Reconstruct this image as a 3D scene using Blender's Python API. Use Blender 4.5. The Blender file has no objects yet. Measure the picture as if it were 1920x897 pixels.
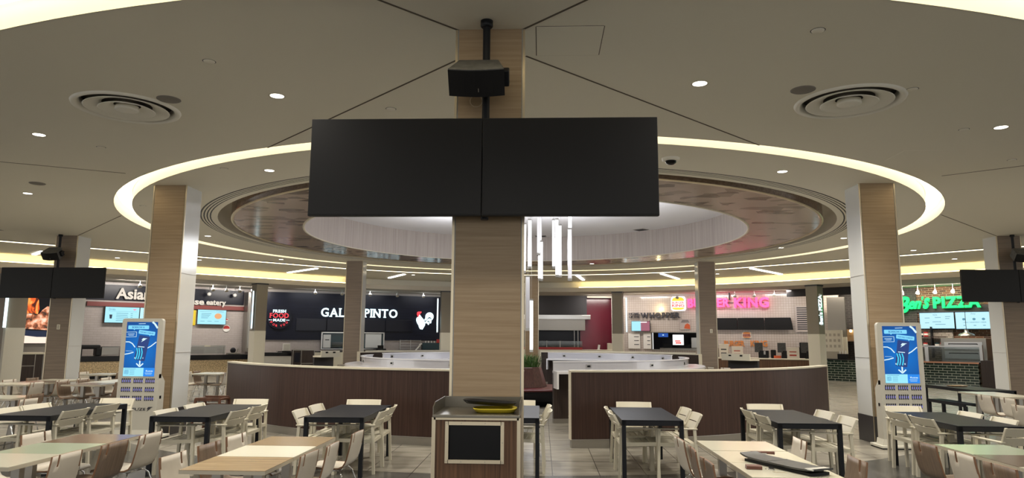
import bpy, bmesh, math, random
from mathutils import Vector, Matrix
random.seed(7)
SC = bpy.context.scene
COL = SC.collection
PI = math.pi
R = math.radians
CEIL = 4.546
SOF = 4.06
CX, CY = 0.0, 12.932          # centre of the round ceiling feature
GR = 6.466                    # column grid

# ------------------------------------------------------------------ materials
MATS = {}
def mat(name, col, rough=0.5, metal=0.0, emit=None, estr=0.0, spec=0.5, noise=0.0, nscale=30.0, bump=0.0, coat=0.0):
    m = bpy.data.materials.new(name); m.use_nodes = True
    nt = m.node_tree; b = nt.nodes['Principled BSDF']
    b.inputs['Base Color'].default_value = (*col, 1)
    b.inputs['Roughness'].default_value = rough
    b.inputs['Metallic'].default_value = metal
    b.inputs['Specular IOR Level'].default_value = spec
    if coat: b.inputs['Coat Weight'].default_value = coat
    if emit:
        b.inputs['Emission Color'].default_value = (*emit, 1)
        b.inputs['Emission Strength'].default_value = estr
    if noise or bump:
        tc = nt.nodes.new('ShaderNodeTexCoord')
        n = nt.nodes.new('ShaderNodeTexNoise'); n.inputs['Scale'].default_value = nscale
        nt.links.new(tc.outputs['Object'], n.inputs['Vector'])
        if noise:
            r = nt.nodes.new('ShaderNodeValToRGB')
            r.color_ramp.elements[0].position = .3; r.color_ramp.elements[1].position = .7
            r.color_ramp.elements[0].color = (*[c*(1-noise) for c in col], 1)
            r.color_ramp.elements[1].color = (*[min(1, c*(1+noise)) for c in col], 1)
            nt.links.new(n.outputs['Fac'], r.inputs['Fac']); nt.links.new(r.outputs['Color'], b.inputs['Base Color'])
        if bump:
            bp = nt.nodes.new('ShaderNodeBump'); bp.inputs['Strength'].default_value = bump; bp.inputs['Distance'].default_value = .01
            nt.links.new(n.outputs['Fac'], bp.inputs['Height']); nt.links.new(bp.outputs['Normal'], b.inputs['Normal'])
    MATS[name] = m
    return m

def wood(name, c1, c2, scale, rough=.45, spec=.4, detail=6, c3=None):
    """grain: noise stretched by the per-axis scale (large = fine across the grain)"""
    m = bpy.data.materials.new(name); m.use_nodes = True
    nt = m.node_tree; b = nt.nodes['Principled BSDF']
    tc = nt.nodes.new('ShaderNodeTexCoord'); mp = nt.nodes.new('ShaderNodeMapping')
    mp.inputs['Scale'].default_value = scale
    n = nt.nodes.new('ShaderNodeTexNoise'); n.inputs['Scale'].default_value = 1; n.inputs['Detail'].default_value = detail
    n.inputs['Roughness'].default_value = .65
    r = nt.nodes.new('ShaderNodeValToRGB')
    r.color_ramp.elements[0].position = .32; r.color_ramp.elements[1].position = .68
    r.color_ramp.elements[0].color = (*c1, 1); r.color_ramp.elements[1].color = (*c2, 1)
    if c3:
        e = r.color_ramp.elements.new(.5); e.color = (*c3, 1)
    nt.links.new(tc.outputs['Object'], mp.inputs['Vector']); nt.links.new(mp.outputs['Vector'], n.inputs['Vector'])
    nt.links.new(n.outputs['Fac'], r.inputs['Fac']); nt.links.new(r.outputs['Color'], b.inputs['Base Color'])
    b.inputs['Roughness'].default_value = rough; b.inputs['Specular IOR Level'].default_value = spec
    MATS[name] = m
    return m

def brick(name, c1, c2, mortar, bw, bh, ms=.01, offset=.5, rough=.5, plane='xz', spec=.5, noise=0.0, bump=.2):
    m = bpy.data.materials.new(name); m.use_nodes = True
    nt = m.node_tree; b = nt.nodes['Principled BSDF']
    tc = nt.nodes.new('ShaderNodeTexCoord'); s = nt.nodes.new('ShaderNodeSeparateXYZ'); c = nt.nodes.new('ShaderNodeCombineXYZ')
    nt.links.new(tc.outputs['Object'], s.inputs[0])
    nt.links.new(s.outputs['X'], c.inputs['X']); nt.links.new(s.outputs['Z' if plane == 'xz' else 'Y'], c.inputs['Y'])
    t = nt.nodes.new('ShaderNodeTexBrick'); t.offset = offset
    t.inputs['Color1'].default_value = (*c1, 1); t.inputs['Color2'].default_value = (*c2, 1); t.inputs['Mortar'].default_value = (*mortar, 1)
    t.inputs['Scale'].default_value = 1; t.inputs['Brick Width'].default_value = bw; t.inputs['Row Height'].default_value = bh
    t.inputs['Mortar Size'].default_value = ms; t.inputs['Bias'].default_value = 0; t.inputs['Mortar Smooth'].default_value = .1
    nt.links.new(c.outputs[0], t.inputs['Vector'])
    out = t.outputs['Color']
    if noise:
        mp = nt.nodes.new('ShaderNodeMapping'); mp.inputs['Scale'].default_value = (1.5, 6, 6)
        n = nt.nodes.new('ShaderNodeTexNoise'); n.inputs['Scale'].default_value = 1; n.inputs['Detail'].default_value = 5
        nt.links.new(tc.outputs['Object'], mp.inputs[0]); nt.links.new(mp.outputs[0], n.inputs['Vector'])
        mx = nt.nodes.new('ShaderNodeMix'); mx.data_type = 'RGBA'; mx.blend_type = 'MULTIPLY'; mx.inputs[0].default_value = noise
        r = nt.nodes.new('ShaderNodeValToRGB'); r.color_ramp.elements[0].position = .35; r.color_ramp.elements[1].position = .65
        r.color_ramp.elements[0].color = (.35, .34, .32, 1)
        nt.links.new(n.outputs['Fac'], r.inputs[0])
        nt.links.new(out, mx.inputs[6]); nt.links.new(r.outputs[0], mx.inputs[7]); out = mx.outputs[2]
    nt.links.new(out, b.inputs['Base Color'])
    if bump:
        bp = nt.nodes.new('ShaderNodeBump'); bp.inputs['Strength'].default_value = bump; bp.inputs['Distance'].default_value = .01; bp.invert = True
        nt.links.new(t.outputs['Fac'], bp.inputs['Height']); nt.links.new(bp.outputs[0], b.inputs['Normal'])
    b.inputs['Roughness'].default_value = rough; b.inputs['Specular IOR Level'].default_value = spec
    MATS[name] = m
    return m

def emis(name, col, s, base=(.02, .02, .02)):
    return mat(name, base, .4, 0, col, s, spec=.2)

mat('ceiling_paint', (.80, .77, .68), .9, spec=.1)
mat('seam', (.15, .13, .11), .9, spec=0)
mat('cove_paint', (.86, .83, .74), .85, spec=.1)
emis('cove_led', (1.0, .86, .60), 3.3)
emis('cove_led_yellow', (1.0, .77, .33), 9)
emis('thin_led', (1.0, .86, .58), 3.2)
emis('white_led', (1.0, .95, .86), 6)
emis('downlight_lens', (1.0, .95, .85), 5)
emis('pendant_led', (.95, .96, 1.0), 4.5)
mat('well_white', (.80, .79, .80), .8, spec=.1)
wood('well_slat', (.33, .285, .255), (.44, .39, .355), (16, 16, .35), .5)
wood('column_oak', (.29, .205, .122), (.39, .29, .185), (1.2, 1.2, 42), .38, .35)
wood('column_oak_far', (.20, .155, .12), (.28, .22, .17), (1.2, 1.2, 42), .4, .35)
mat('column_white', (.62, .63, .62), .16, spec=.6)
mat('column_white_matte', (.66, .63, .54), .4)
mat('column_taupe', (.24, .21, .165), .5)
mat('champagne', (.60, .52, .38), .3, .75)
mat('dark_base', (.045, .042, .044), .4)
mat('steel', (.52, .51, .49), .28, .95)
mat('brushed', (.33, .31, .28), .34, .9)
mat('steel_tray', (.19, .175, .145), .36, .9)
mat('chrome', (.7, .7, .7), .12, 1)
mat('black_metal', (.008, .009, .012), .45, spec=.25)
mat('black_plastic', (.008, .008, .009), .5, spec=.25)
mat('black_gloss', (.005, .005, .006), .2, spec=.2)
mat('grey_plastic', (.045, .045, .043), .45, noise=.35, nscale=16)
mat('speaker_case', (.10, .10, .095), .55, noise=.3, nscale=14)
mat('screen_black', (.007, .007, .008), .38, spec=.25)
wood('walnut_booth', (.028, .015, .012), (.066, .036, .028), (55, 55, .9), .4, .25)
wood('walnut_unit', (.055, .027, .014), (.185, .10, .056), (60, 60, 1.0), .4, .3)
wood('walnut_dark', (.022, .015, .013), (.05, .034, .028), (55, 55, .9), .4, .35)
wood('red_wood', (.045, .016, .012), (.115, .046, .034), (40, 40, .9), .35)
mat('cream_cap', (.62, .57, .46), .4)
mat('cream_laminate', (.70, .66, .54), .38)
mat('white_counter', (.76, .75, .77), .22)
mat('skirting', (.26, .24, .21), .35, .5)
mat('red_leather', (.10, .018, .018), .35)
mat('bar_panel', (.62, .62, .66), .14, .25)
mat('chair_white', (.60, .56, .45), .42)
mat('table_black', (.008, .009, .012), .45, spec=.14, noise=.2, nscale=8)
mat('shell_cream', (.58, .53, .45), .42, noise=.05, nscale=6)
wood('shell_brown', (.13, .09, .062), (.22, .158, .112), (30, 3, 3), .42)
mat('ply_edge', (.19, .095, .048), .5)
mat('table_edge', (.44, .40, .32), .45)
wood('top_oak', (.24, .16, .082), (.38, .27, .155), (1.6, 26, 26), .22)
wood('top_walnut', (.15, .098, .066), (.28, .195, .135), (1.6, 26, 26), .16)
mat('top_white', (.70, .70, .62), .16)
mat('top_cream', (.57, .55, .45), .18)
mat('top_green', (.40, .46, .345), .16)
wood('top_grey', (.13, .10, .08), (.24, .19, .15), (1.6, 26, 26), .16)
mat('kiosk_shell', (.50, .48, .42), .42)
mat('kiosk_white', (.68, .66, .58), .4)
mat('slot_dark', (.01, .01, .02), .3)
emis('slot_glow', (.25, .25, 1), .9)
mat('lettering_dark', (.03, .03, .04), .5)
mat('tray_yellow', (.78, .60, .04), .38)
mat('leather_brown', (.12, .045, .03), .4)
wood('high_chair_wood', (.045, .018, .010), (.12, .05, .028), (8, 8, 2), .4)
mat('leaf', (.07, .16, .035), .55, noise=.4, nscale=20)
mat('soil', (.03, .02, .015), .9)
mat('soffit_paint', (.58, .54, .48), .9, spec=.1)
mat('grey_wall', (.34, .31, .28), .7)
mat('lilac_wall', (.42, .37, .35), .6, noise=.05, nscale=3)
brick('subway_grey', (.36, .32, .30), (.39, .345, .325), (.30, .265, .25), .30, .10, .006, rough=.25)
wood('navy_plank', (.004, .005, .012), (.009, .011, .024), (.7, .7, 11), .4, .25)
mat('navy_panel', (.006, .007, .015), .3, spec=.3)
brick('white_tile', (.45, .39, .35), (.475, .415, .375), (.29, .25, .225), .12, .12, .006, 0, .16, spec=.6)
brick('red_brick', (.17, .065, .030), (.05, .026, .020), (.30, .22, .15), .27, .085, .012, rough=.8, bump=.5)
brick('dark_brick', (.025, .022, .022), (.04, .034, .032), (.075, .07, .065), .27, .085, .012, rough=.7, bump=.5)
brick('green_tile', (.010, .024, .018), (.018, .038, .028), (.36, .40, .34), .30, .10, .010, rough=.12, spec=.6)
brick('white_brick', (.42, .38, .33), (.25, .22, .19), (.15, .13, .11), .27, .085, .012, rough=.8)
brick('granite', (.50, .38, .22), (.55, .43, .26), (.52, .40, .24), 9, 9, 0, rough=.4, bump=0)
mat('tan_granite', (.50, .38, .22), .4, noise=.55, nscale=22)
mat('black_stone', (.010, .010, .012), .18)
mat('maroon', (.15, .012, .028), .2, spec=.6)
mat('charcoal', (.028, .026, .029), .6)
mat('red_band', (.16, .030, .026), .5)
mat('letter_grey', (.50, .48, .44), .5)
mat('white_sheet', (.72, .70, .66), .6)
mat('box_white', (.66, .60, .52), .6)
mat('orange_red', (.55, .10, .03), .5)
mat('red_paint', (.42, .03, .03), .45)
mat('glass_pane', (.60, .66, .66), .05, spec=.6)
MATS['glass_pane'].node_tree.nodes['Principled BSDF'].inputs['Transmission Weight'].default_value = .95
emis('sign_white', (.72, .95, 1.0), 1.6)
emis('sign_red', (1.0, .06, .08), .95)
emis('sign_pink', (1.0, .065, .22), 1.9, (.4, .05, .1))
emis('sign_green', (.02, 1.0, .22), 1.05, (0, .3, .05))
emis('sign_yellow', (1.0, .66, .06), 1.0)
emis('sign_logo_white', (1, .97, .95), 1.15)
emis('sign_logo_red', (1.0, .12, .10), .8)
emis('menu_cyan', (.42, .86, 1.0), .80)
emis('menu_cyan_pale', (.55, .90, 1.0), .80)
emis('menu_ink', (.10, .30, .42), .8)
emis('menu_food', (.85, .42, .18), .8)
emis('menu_mauve', (.42, .14, .20), .7)
emis('menu_heart', (1.0, .25, .45), .8)
emis('ad_white', (1, .95, .95), 1.3)
emis('blue_screen', (.02, .08, .35), .9)
emis('kiosk_navy', (.01, .035, .16), 1.0)
emis('kiosk_sky', (.22, .70, 1.0), .80)
emis('kiosk_white_art', (.70, .93, 1.0), .80)
emis('kiosk_cyan', (.05, .70, 1.0), .80)
emis('kiosk_ink', (.01, .10, .30), 1.0)
emis('kiosk_banner', (.33, .82, 1.0), .80)
emis('kiosk_banner_blue', (.01, .25, .85), .80)
emis('flame', (1.0, .27, .05), 1.3)
emis('flame_core', (1.0, .62, .22), 1.3)
emis('plate_art', (.012, .02, .045), 1)
emis('art_black', (.004, .004, .006), 1)
emis('wood_art', (.85, .66, .55), 1.1)
emis('warm_bulb', (1.0, .70, .35), 8)

def gradient_screen():
    m = bpy.data.materials.new('kiosk_blue'); m.use_nodes = True; nt = m.node_tree; b = nt.nodes['Principled BSDF']
    tc = nt.nodes.new('ShaderNodeTexCoord'); g = nt.nodes.new('ShaderNodeTexGradient'); g.gradient_type = 'SPHERICAL'
    mp = nt.nodes.new('ShaderNodeMapping'); mp.inputs['Location'].default_value = (-.5, 0, -.42); mp.inputs['Scale'].default_value = (1.25, 0, 1.25)
    mp.inputs['Location'].default_value = (0, 0, 0)
    r = nt.nodes.new('ShaderNodeValToRGB'); r.color_ramp.elements[0].color = (.008, .04, .22, 1); r.color_ramp.elements[1].color = (.004, .20, .72, 1)
    r.color_ramp.elements[0].position = .1; r.color_ramp.elements[1].position = .85
    nt.links.new(tc.outputs['Object'], mp.inputs[0]); nt.links.new(mp.outputs[0], g.inputs[0]); nt.links.new(g.outputs[0], r.inputs[0])
    nt.links.new(r.outputs[0], b.inputs['Emission Color']); b.inputs['Emission Strength'].default_value = .62
    b.inputs['Base Color'].default_value = (.004, .008, .02, 1); b.inputs['Roughness'].default_value = .35; b.inputs['Specular IOR Level'].default_value = .15
    MATS['kiosk_blue'] = m
gradient_screen()

def food_art():
    m = bpy.data.materials.new('food_art'); m.use_nodes = True; nt = m.node_tree; b = nt.nodes['Principled BSDF']
    tc = nt.nodes.new('ShaderNodeTexCoord'); n = nt.nodes.new('ShaderNodeTexNoise'); n.inputs['Scale'].default_value = 5; n.inputs['Detail'].default_value = 4
    r = nt.nodes.new('ShaderNodeValToRGB'); cr = r.color_ramp
    cr.elements[0].position = .36; cr.elements[0].color = (.02, .015, .012, 1); cr.elements[1].position = .66; cr.elements[1].color = (.9, .66, .5, 1)
    e = cr.elements.new(.46); e.color = (.35, .10, .04, 1); e = cr.elements.new(.55); e.color = (.85, .36, .20, 1)
    nt.links.new(tc.outputs['Object'], n.inputs[0]); nt.links.new(n.outputs['Fac'], r.inputs[0]); nt.links.new(r.outputs[0], b.inputs['Emission Color'])
    b.inputs['Emission Strength'].default_value = 1; b.inputs['Base Color'].default_value = (0.02, .02, .02, 1)
    MATS['food_art'] = m
food_art()

def flame_art():
    m = bpy.data.materials.new('flame_art'); m.use_nodes = True; nt = m.node_tree; b = nt.nodes['Principled BSDF']
    tc = nt.nodes.new('ShaderNodeTexCoord'); mp = nt.nodes.new('ShaderNodeMapping'); mp.inputs['Scale'].default_value = (4.2, 1, 1.7)
    n = nt.nodes.new('ShaderNodeTexNoise'); n.inputs['Scale'].default_value = 1; n.inputs['Detail'].default_value = 3; n.inputs['Distortion'].default_value = 1.2
    r = nt.nodes.new('ShaderNodeValToRGB'); cr = r.color_ramp
    cr.elements[0].position = .36; cr.elements[0].color = (.06, .01, .005, 1); cr.elements[1].position = .66; cr.elements[1].color = (1.0, .62, .25, 1)
    e = cr.elements.new(.46); e.color = (.85, .12, .02, 1); e = cr.elements.new(.55); e.color = (1, .30, .06, 1)
    nt.links.new(tc.outputs['Object'], mp.inputs[0]); nt.links.new(mp.outputs[0], n.inputs[0]); nt.links.new(n.outputs['Fac'], r.inputs[0]); nt.links.new(r.outputs[0], b.inputs['Emission Color'])
    b.inputs['Emission Strength'].default_value = 1.2; b.inputs['Base Color'].default_value = (0.02, .02, .02, 1)
    MATS['flame_art'] = m
flame_art()

def disc_mat():
    """glossy patterned laminate of the round ceiling: elongated darker flakes on taupe"""
    m = bpy.data.materials.new('flake_laminate'); m.use_nodes = True; nt = m.node_tree; b = nt.nodes['Principled BSDF']
    tc = nt.nodes.new('ShaderNodeTexCoord'); mp = nt.nodes.new('ShaderNodeMapping'); mp.inputs['Scale'].default_value = (2.3, 4.0, 1); mp.inputs['Rotation'].default_value = (0, 0, .35)
    v = nt.nodes.new('ShaderNodeTexVoronoi'); v.inputs['Scale'].default_value = 1; v.inputs['Randomness'].default_value = 1
    r = nt.nodes.new('ShaderNodeValToRGB'); r.color_ramp.interpolation = 'CONSTANT'
    base, dark, mid = (.46, .37, .32, 1), (.20, .155, .13, 1), (.30, .235, .20, 1)
    r.color_ramp.elements[0].color = base; r.color_ramp.elements[0].position = 0
    r.color_ramp.elements[1].color = dark; r.color_ramp.elements[1].position = .88
    e = r.color_ramp.elements.new(.74); e.color = mid
    s = nt.nodes.new('ShaderNodeSeparateColor')
    nt.links.new(tc.outputs['Object'], mp.inputs[0]); nt.links.new(mp.outputs[0], v.inputs['Vector'])
    nt.links.new(v.outputs['Color'], s.inputs[0]); nt.links.new(s.outputs[0], r.inputs[0]); nt.links.new(r.outputs[0], b.inputs['Base Color'])
    n = nt.nodes.new('ShaderNodeTexNoise'); mp2 = nt.nodes.new('ShaderNodeMapping'); mp2.inputs['Scale'].default_value = (2, 18, 2)
    nt.links.new(tc.outputs['Object'], mp2.inputs[0]); nt.links.new(mp2.outputs[0], n.inputs[0]); n.inputs['Scale'].default_value = 1
    bp = nt.nodes.new('ShaderNodeBump'); bp.inputs['Strength'].default_value = .06; bp.inputs['Distance'].default_value = .02
    nt.links.new(n.outputs['Fac'], bp.inputs['Height']); nt.links.new(bp.outputs[0], b.inputs['Normal'])
    b.inputs['Roughness'].default_value = .16; b.inputs['Specular IOR Level'].default_value = .38
    MATS['flake_laminate'] = m
disc_mat()

def floor_mat():
    m = brick('floor_tile', (.34, .315, .265), (.285, .265, .225), (.05, .046, .04), .6117, 1.02, .005, .0, .26, 'xy', .45, .5, .15)
    nt = m.node_tree; b = nt.nodes['Principled BSDF']
    src = b.inputs['Base Color'].links[0].from_socket
    tc = nt.nodes.new('ShaderNodeTexCoord'); mp = nt.nodes.new('ShaderNodeMapping'); mp.inputs['Location'].default_value = (0, -CY, 0); mp.inputs['Scale'].default_value = (1, 1, 0)
    ln = nt.nodes.new('ShaderNodeVectorMath'); ln.operation = 'LENGTH'
    nt.links.new(tc.outputs['Object'], mp.inputs[0]); nt.links.new(mp.outputs[0], ln.inputs[0])
    g1 = nt.nodes.new('ShaderNodeMath'); g1.operation = 'GREATER_THAN'; g1.inputs[1].default_value = 9.95
    nt.links.new(ln.outputs['Value'], g1.inputs[0])
    g2 = nt.nodes.new('ShaderNodeMath'); g2.operation = 'LESS_THAN'; g2.inputs[1].default_value = 5.6
    sp = nt.nodes.new('ShaderNodeSeparateXYZ'); nt.links.new(tc.outputs['Object'], sp.inputs[0]); nt.links.new(sp.outputs['Y'], g2.inputs[0])
    mu = nt.nodes.new('ShaderNodeMath'); mu.operation = 'MULTIPLY'; nt.links.new(g1.outputs[0], mu.inputs[0]); nt.links.new(g2.outputs[0], mu.inputs[1])
    mx = nt.nodes.new('ShaderNodeMix'); mx.data_type = 'RGBA'; mx.blend_type = 'MULTIPLY'
    nt.links.new(mu.outputs[0], mx.inputs[0]); nt.links.new(src, mx.inputs[6]); mx.inputs[7].default_value = (.30, .31, .33, 1)
    nt.links.new(mx.outputs[2], b.inputs['Base Color'])
floor_mat()

# ------------------------------------------------------------------ mesh builder
class MB:
    def __init__(s): s.bm = bmesh.new()
    def _v(s, pts): return [s.bm.verts.new(p) for p in pts]
    def _f(s, vs, mi=0, smooth=False):
        try:
            f = s.bm.faces.new(vs); f.material_index = mi; f.smooth = smooth; return f
        except ValueError: return None
    def box(s, x0, x1, y0, y1, z0, z1, M=None, mi=0, bev=0):
        P = [(x, y, z) for z in (z0, z1) for y in (y0, y1) for x in (x0, x1)]
        if M is not None: P = [M @ Vector(p) for p in P]
        v = s._v(P); fs = []
        for q in ((0, 2, 3, 1), (4, 5, 7, 6), (0, 1, 5, 4), (2, 6, 7, 3), (0, 4, 6, 2), (1, 3, 7, 5)):
            fs.append(s._f([v[i] for i in q], mi))
        if bev:
            es = {e for f in fs for e in f.edges}
            bmesh.ops.bevel(s.bm, geom=list(es), offset=bev, segments=2, affect='EDGES', profile=.5)
        return s
    def bar(s, a, b, w, h=None, mi=0, up=(0, 0, 1)):
        a, b = Vector(a), Vector(b); d = (b-a).normalized(); h = h or w
        u = Vector(up)
        if abs(d.dot(u)) > .95: u = Vector((0, 1, 0))
        x = d.cross(u).normalized(); y = x.cross(d).normalized()
        P = []
        for c in (a, b):
            for i, j in ((-1, -1), (1, -1), (1, 1), (-1, 1)): P.append(c + x*i*w/2 + y*j*h/2)
        v = s._v(P)
        s._f([v[3], v[2], v[1], v[0]], mi); s._f(v[4:8], mi)
        for i in range(4): s._f([v[i], v[(i+1) % 4], v[4+(i+1) % 4], v[4+i]], mi)
        return s
    def tube(s, pts, r, n=8, mi=0, closed=False):
        pts = [Vector(p) for p in pts]; rings = []; N = len(pts); prevx = None
        for i, p in enumerate(pts):
            if closed: d = pts[(i+1) % N]-pts[i-1]
            else: d = pts[min(i+1, N-1)]-pts[max(i-1, 0)]
            d.normalize()
            if prevx is None:
                u = Vector((0, 0, 1)) if abs(d.z) < .9 else Vector((1, 0, 0)); x = d.cross(u).normalized()
            else: x = (prevx - d*prevx.dot(d)).normalized()
            prevx = x; y = d.cross(x)
            rr = r[i] if isinstance(r, (list, tuple)) else r
            rings.append(s._v([p + (x*math.cos(2*PI*k/n)+y*math.sin(2*PI*k/n))*rr for k in range(n)]))
        for i in range(N if closed else N-1):
            A, B = rings[i], rings[(i+1) % N]
            for k in range(n): s._f([A[k], A[(k+1) % n], B[(k+1) % n], B[k]], mi, True)
        if not closed:
            s._f(rings[0][::-1], mi); s._f(rings[-1], mi)
        return s
    def lathe(s, prof, c=(0, 0, 0), n=32, mi=0, smooth=True, a0=0, a1=360, M=None):
        full = abs(a1-a0) >= 359.9; N = n if full else n+1; rings = []
        for r, z in prof:
            L = []
            for k in range(N):
                a = R(a0 + (a1-a0)*k/n); p = Vector((c[0]+r*math.cos(a), c[1]+r*math.sin(a), c[2]+z))
                L.append(M @ p if M is not None else p)
            rings.append(s._v(L))
        for i in range(len(prof)-1):
            for k in range(n):
                k2 = (k+1) % N
                s._f([rings[i][k], rings[i][k2], rings[i+1][k2], rings[i+1][k]], mi, smooth)
        return s
    def disc(s, r, c, n=24, mi=0, M=None):
        P = [Vector((c[0]+r*math.cos(2*PI*k/n), c[1]+r*math.sin(2*PI*k/n), c[2])) for k in range(n)]
        if M is not None: P = [M @ p for p in P]
        s._f(s._v(P), mi); return s
    def cyl(s, r, c, h, n=20, mi=0, r2=None):
        r2 = r if r2 is None else r2
        s.lathe([(r, 0), (r2, h)], c, n, mi)
        P = [(c[0]+r*math.cos(2*PI*k/n), c[1]+r*math.sin(2*PI*k/n), c[2]) for k in range(n)]
        Q = [(c[0]+r2*math.cos(2*PI*k/n), c[1]+r2*math.sin(2*PI*k/n), c[2]+h) for k in range(n)]
        s._f(s._v(P[::-1]), mi); s._f(s._v(Q), mi); return s
    def prism(s, poly, y0, y1, mi=0, M=None):
        """poly in (x,z), extruded along y"""
        A = [Vector((p[0], y0, p[1])) for p in poly]; B = [Vector((p[0], y1, p[1])) for p in poly]
        if M is not None: A = [M @ p for p in A]; B = [M @ p for p in B]
        a, b = s._v(A), s._v(B); n = len(poly)
        s._f(a, mi); s._f(b[::-1], mi)
        for i in range(n): s._f([a[i], b[i], b[(i+1) % n], a[(i+1) % n]], mi)
        return s
    def ringbox(s, r0, r1, z0, z1, a0, a1, n=48, mi=0, smooth=False, c=(CX, CY)):
        """arc wall/slab between two radii; angle is measured from +Y clockwise (towards +X)"""
        full = abs(a1-a0) >= 359.9; N = n if full else n+1; L = []
        for k in range(N):
            a = R(a0+(a1-a0)*k/n); sx, cy = math.sin(a), math.cos(a)
            L.append(s._v([(c[0]+r*sx, c[1]+r*cy, z) for r, z in ((r0, z0), (r1, z0), (r1, z1), (r0, z1))]))
        for k in range(n):
            A, B = L[k], L[(k+1) % N]
            for i in range(4): s._f([A[i], A[(i+1) % 4], B[(i+1) % 4], B[i]], mi, False)
        if not full:
            s._f(L[0][::-1], mi); s._f(L[-1], mi)
        return s
    def add_mesh(s, me, M=None, mi=None):
        n0 = len(s.bm.verts); f0 = len(s.bm.faces); s.bm.from_mesh(me); s.bm.verts.ensure_lookup_table(); s.bm.faces.ensure_lookup_table()
        if M is not None:
            for v in s.bm.verts[n0:]: v.co = M @ v.co
        if mi is not None:
            for f in s.bm.faces[f0:]: f.material_index = mi
        return s
    def build(s, name, mats, parent=None, kind=None):
        bmesh.ops.recalc_face_normals(s.bm, faces=s.bm.faces[:])
        me = bpy.data.meshes.new(name); s.bm.to_mesh(me); s.bm.free()
        for m in (mats if isinstance(mats, (list, tuple)) else [mats]): me.materials.append(MATS[m])
        o = bpy.data.objects.new(name, me); COL.objects.link(o)
        if parent is not None: o.parent = parent
        if kind: o['kind'] = kind
        return o

def tag(o, label, cat, group=None, kind=None):
    if label: o['label'] = label
    if cat: o['category'] = cat
    if group: o['group'] = group
    if kind: o['kind'] = kind
    return o
def thing(name, loc, label, cat, rz=0, group=None, kind=None):
    o = bpy.data.objects.new(name, None); COL.objects.link(o); o.empty_display_size = .1
    o.location = loc; o.rotation_euler = (0, 0, rz)
    return tag(o, label, cat, group, kind)
def dup(root, loc, rz, label, group=None, swap=None):
    def cp(o, parent):
        c = o.copy(); COL.objects.link(c); c.parent = parent
        for ch in list(o.children): cp(ch, c)
        return c
    r = cp(root, None); r.location = loc; r.rotation_euler = (0, 0, rz); r['label'] = label
    if group: r['group'] = group
    return r
def place(o, loc, rz=0):
    o.location = loc; o.rotation_euler = (0, 0, rz); return o
def polar(a, r, z=0): return Vector((CX+r*math.sin(R(a)), CY+r*math.cos(R(a)), z))

def fill2d(loops):
    """flat mesh from closed 2-D loops (even-odd fill, so inner loops are holes)"""
    cu = bpy.data.curves.new('tmp', 'CURVE'); cu.dimensions = '2D'; cu.fill_mode = 'BOTH'
    for L in loops:
        sp = cu.splines.new('POLY'); sp.points.add(len(L)-1); sp.use_cyclic_u = True
        for p, q in zip(sp.points, L): p.co = (q[0], q[1], 0, 1)
    o = bpy.data.objects.new('tmp', cu); COL.objects.link(o)
    bpy.context.view_layer.update()
    me = bpy.data.meshes.new_from_object(o.evaluated_get(bpy.context.evaluated_depsgraph_get()))
    bpy.data.objects.remove(o); bpy.data.curves.remove(cu)
    return me
def text_mesh(body, size=1, ext=.02, off=0, shear=0, spacing=1, bevel=0, align='LEFT'):
    cu = bpy.data.curves.new('tmp', 'FONT'); cu.body = body; cu.size = size; cu.extrude = ext; cu.offset = off; cu.shear = shear
    cu.space_character = spacing; cu.bevel_depth = bevel; cu.bevel_resolution = 2; cu.align_x = align; cu.resolution_u = 4
    o = bpy.data.objects.new('tmp', cu); COL.objects.link(o)
    bpy.context.view_layer.update()
    me = bpy.data.meshes.new_from_object(o.evaluated_get(bpy.context.evaluated_depsgraph_get()))
    bpy.data.objects.remove(o); bpy.data.curves.remove(cu)
    return me
STAND = Matrix(((1, 0, 0, 0), (0, 0, -1, 0), (0, 1, 0, 0), (0, 0, 0, 1)))   # text XY -> XZ, front faces -Y
def fit_text(mb, body, x0, x1, z0, z1, y, mi=0, M=None, **k):
    """text stretched into the rectangle x0..x1, z0..z1 on plane y (faces -Y)"""
    me = text_mesh(body, **k)
    if not me.vertices: return mb
    xs = [v.co.x for v in me.vertices]; ys = [v.co.y for v in me.vertices]
    sx = (x1-x0)/(max(xs)-min(xs)); sz = (z1-z0)/(max(ys)-min(ys))
    T = Matrix.Translation((x0-min(xs)*sx, y, z0-min(ys)*sz)) @ STAND @ Matrix.Diagonal((sx, sz, 1, 1))
    mb.add_mesh(me, M @ T if M is not None else T, mi); bpy.data.meshes.remove(me)
    return mb
def circle(r, n=128, c=(CX, CY)): return [(c[0]+r*math.sin(2*PI*k/n), c[1]+r*math.cos(2*PI*k/n)) for k in range(n)]
def perim(r, ext=14.0, n=64, lim=45):
    """octagon-like perimeter line: arc within +-45 degrees, straight at 45 degrees beyond"""
    P = []
    t = polar(-lim, r); d = Vector((-math.cos(R(lim)), -math.sin(R(lim)), 0)); P.append(t+d*ext)
    for k in range(n+1): P.append(polar(-lim+2*lim*k/n, r))
    t = polar(lim, r); d = Vector((math.cos(R(lim)), -math.sin(R(lim)), 0)); P.append(t+d*ext)
    return [(p.x, p.y) for p in P]
def sweep(mb, path, prof, mi=0):
    """sweep an (offset outward, z) profile along a perimeter generated by perim()"""
    for (a, b) in zip(prof[:-1], prof[1:]):
        A = [(x, y, a[1]) for x, y in path(a[0])]; B = [(x, y, b[1]) for x, y in path(b[0])]
        va, vb = mb._v(A), mb._v(B)
        for i in range(len(A)-1): mb._f([va[i], va[i+1], vb[i+1], vb[i]], mi)
    return mb

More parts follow.
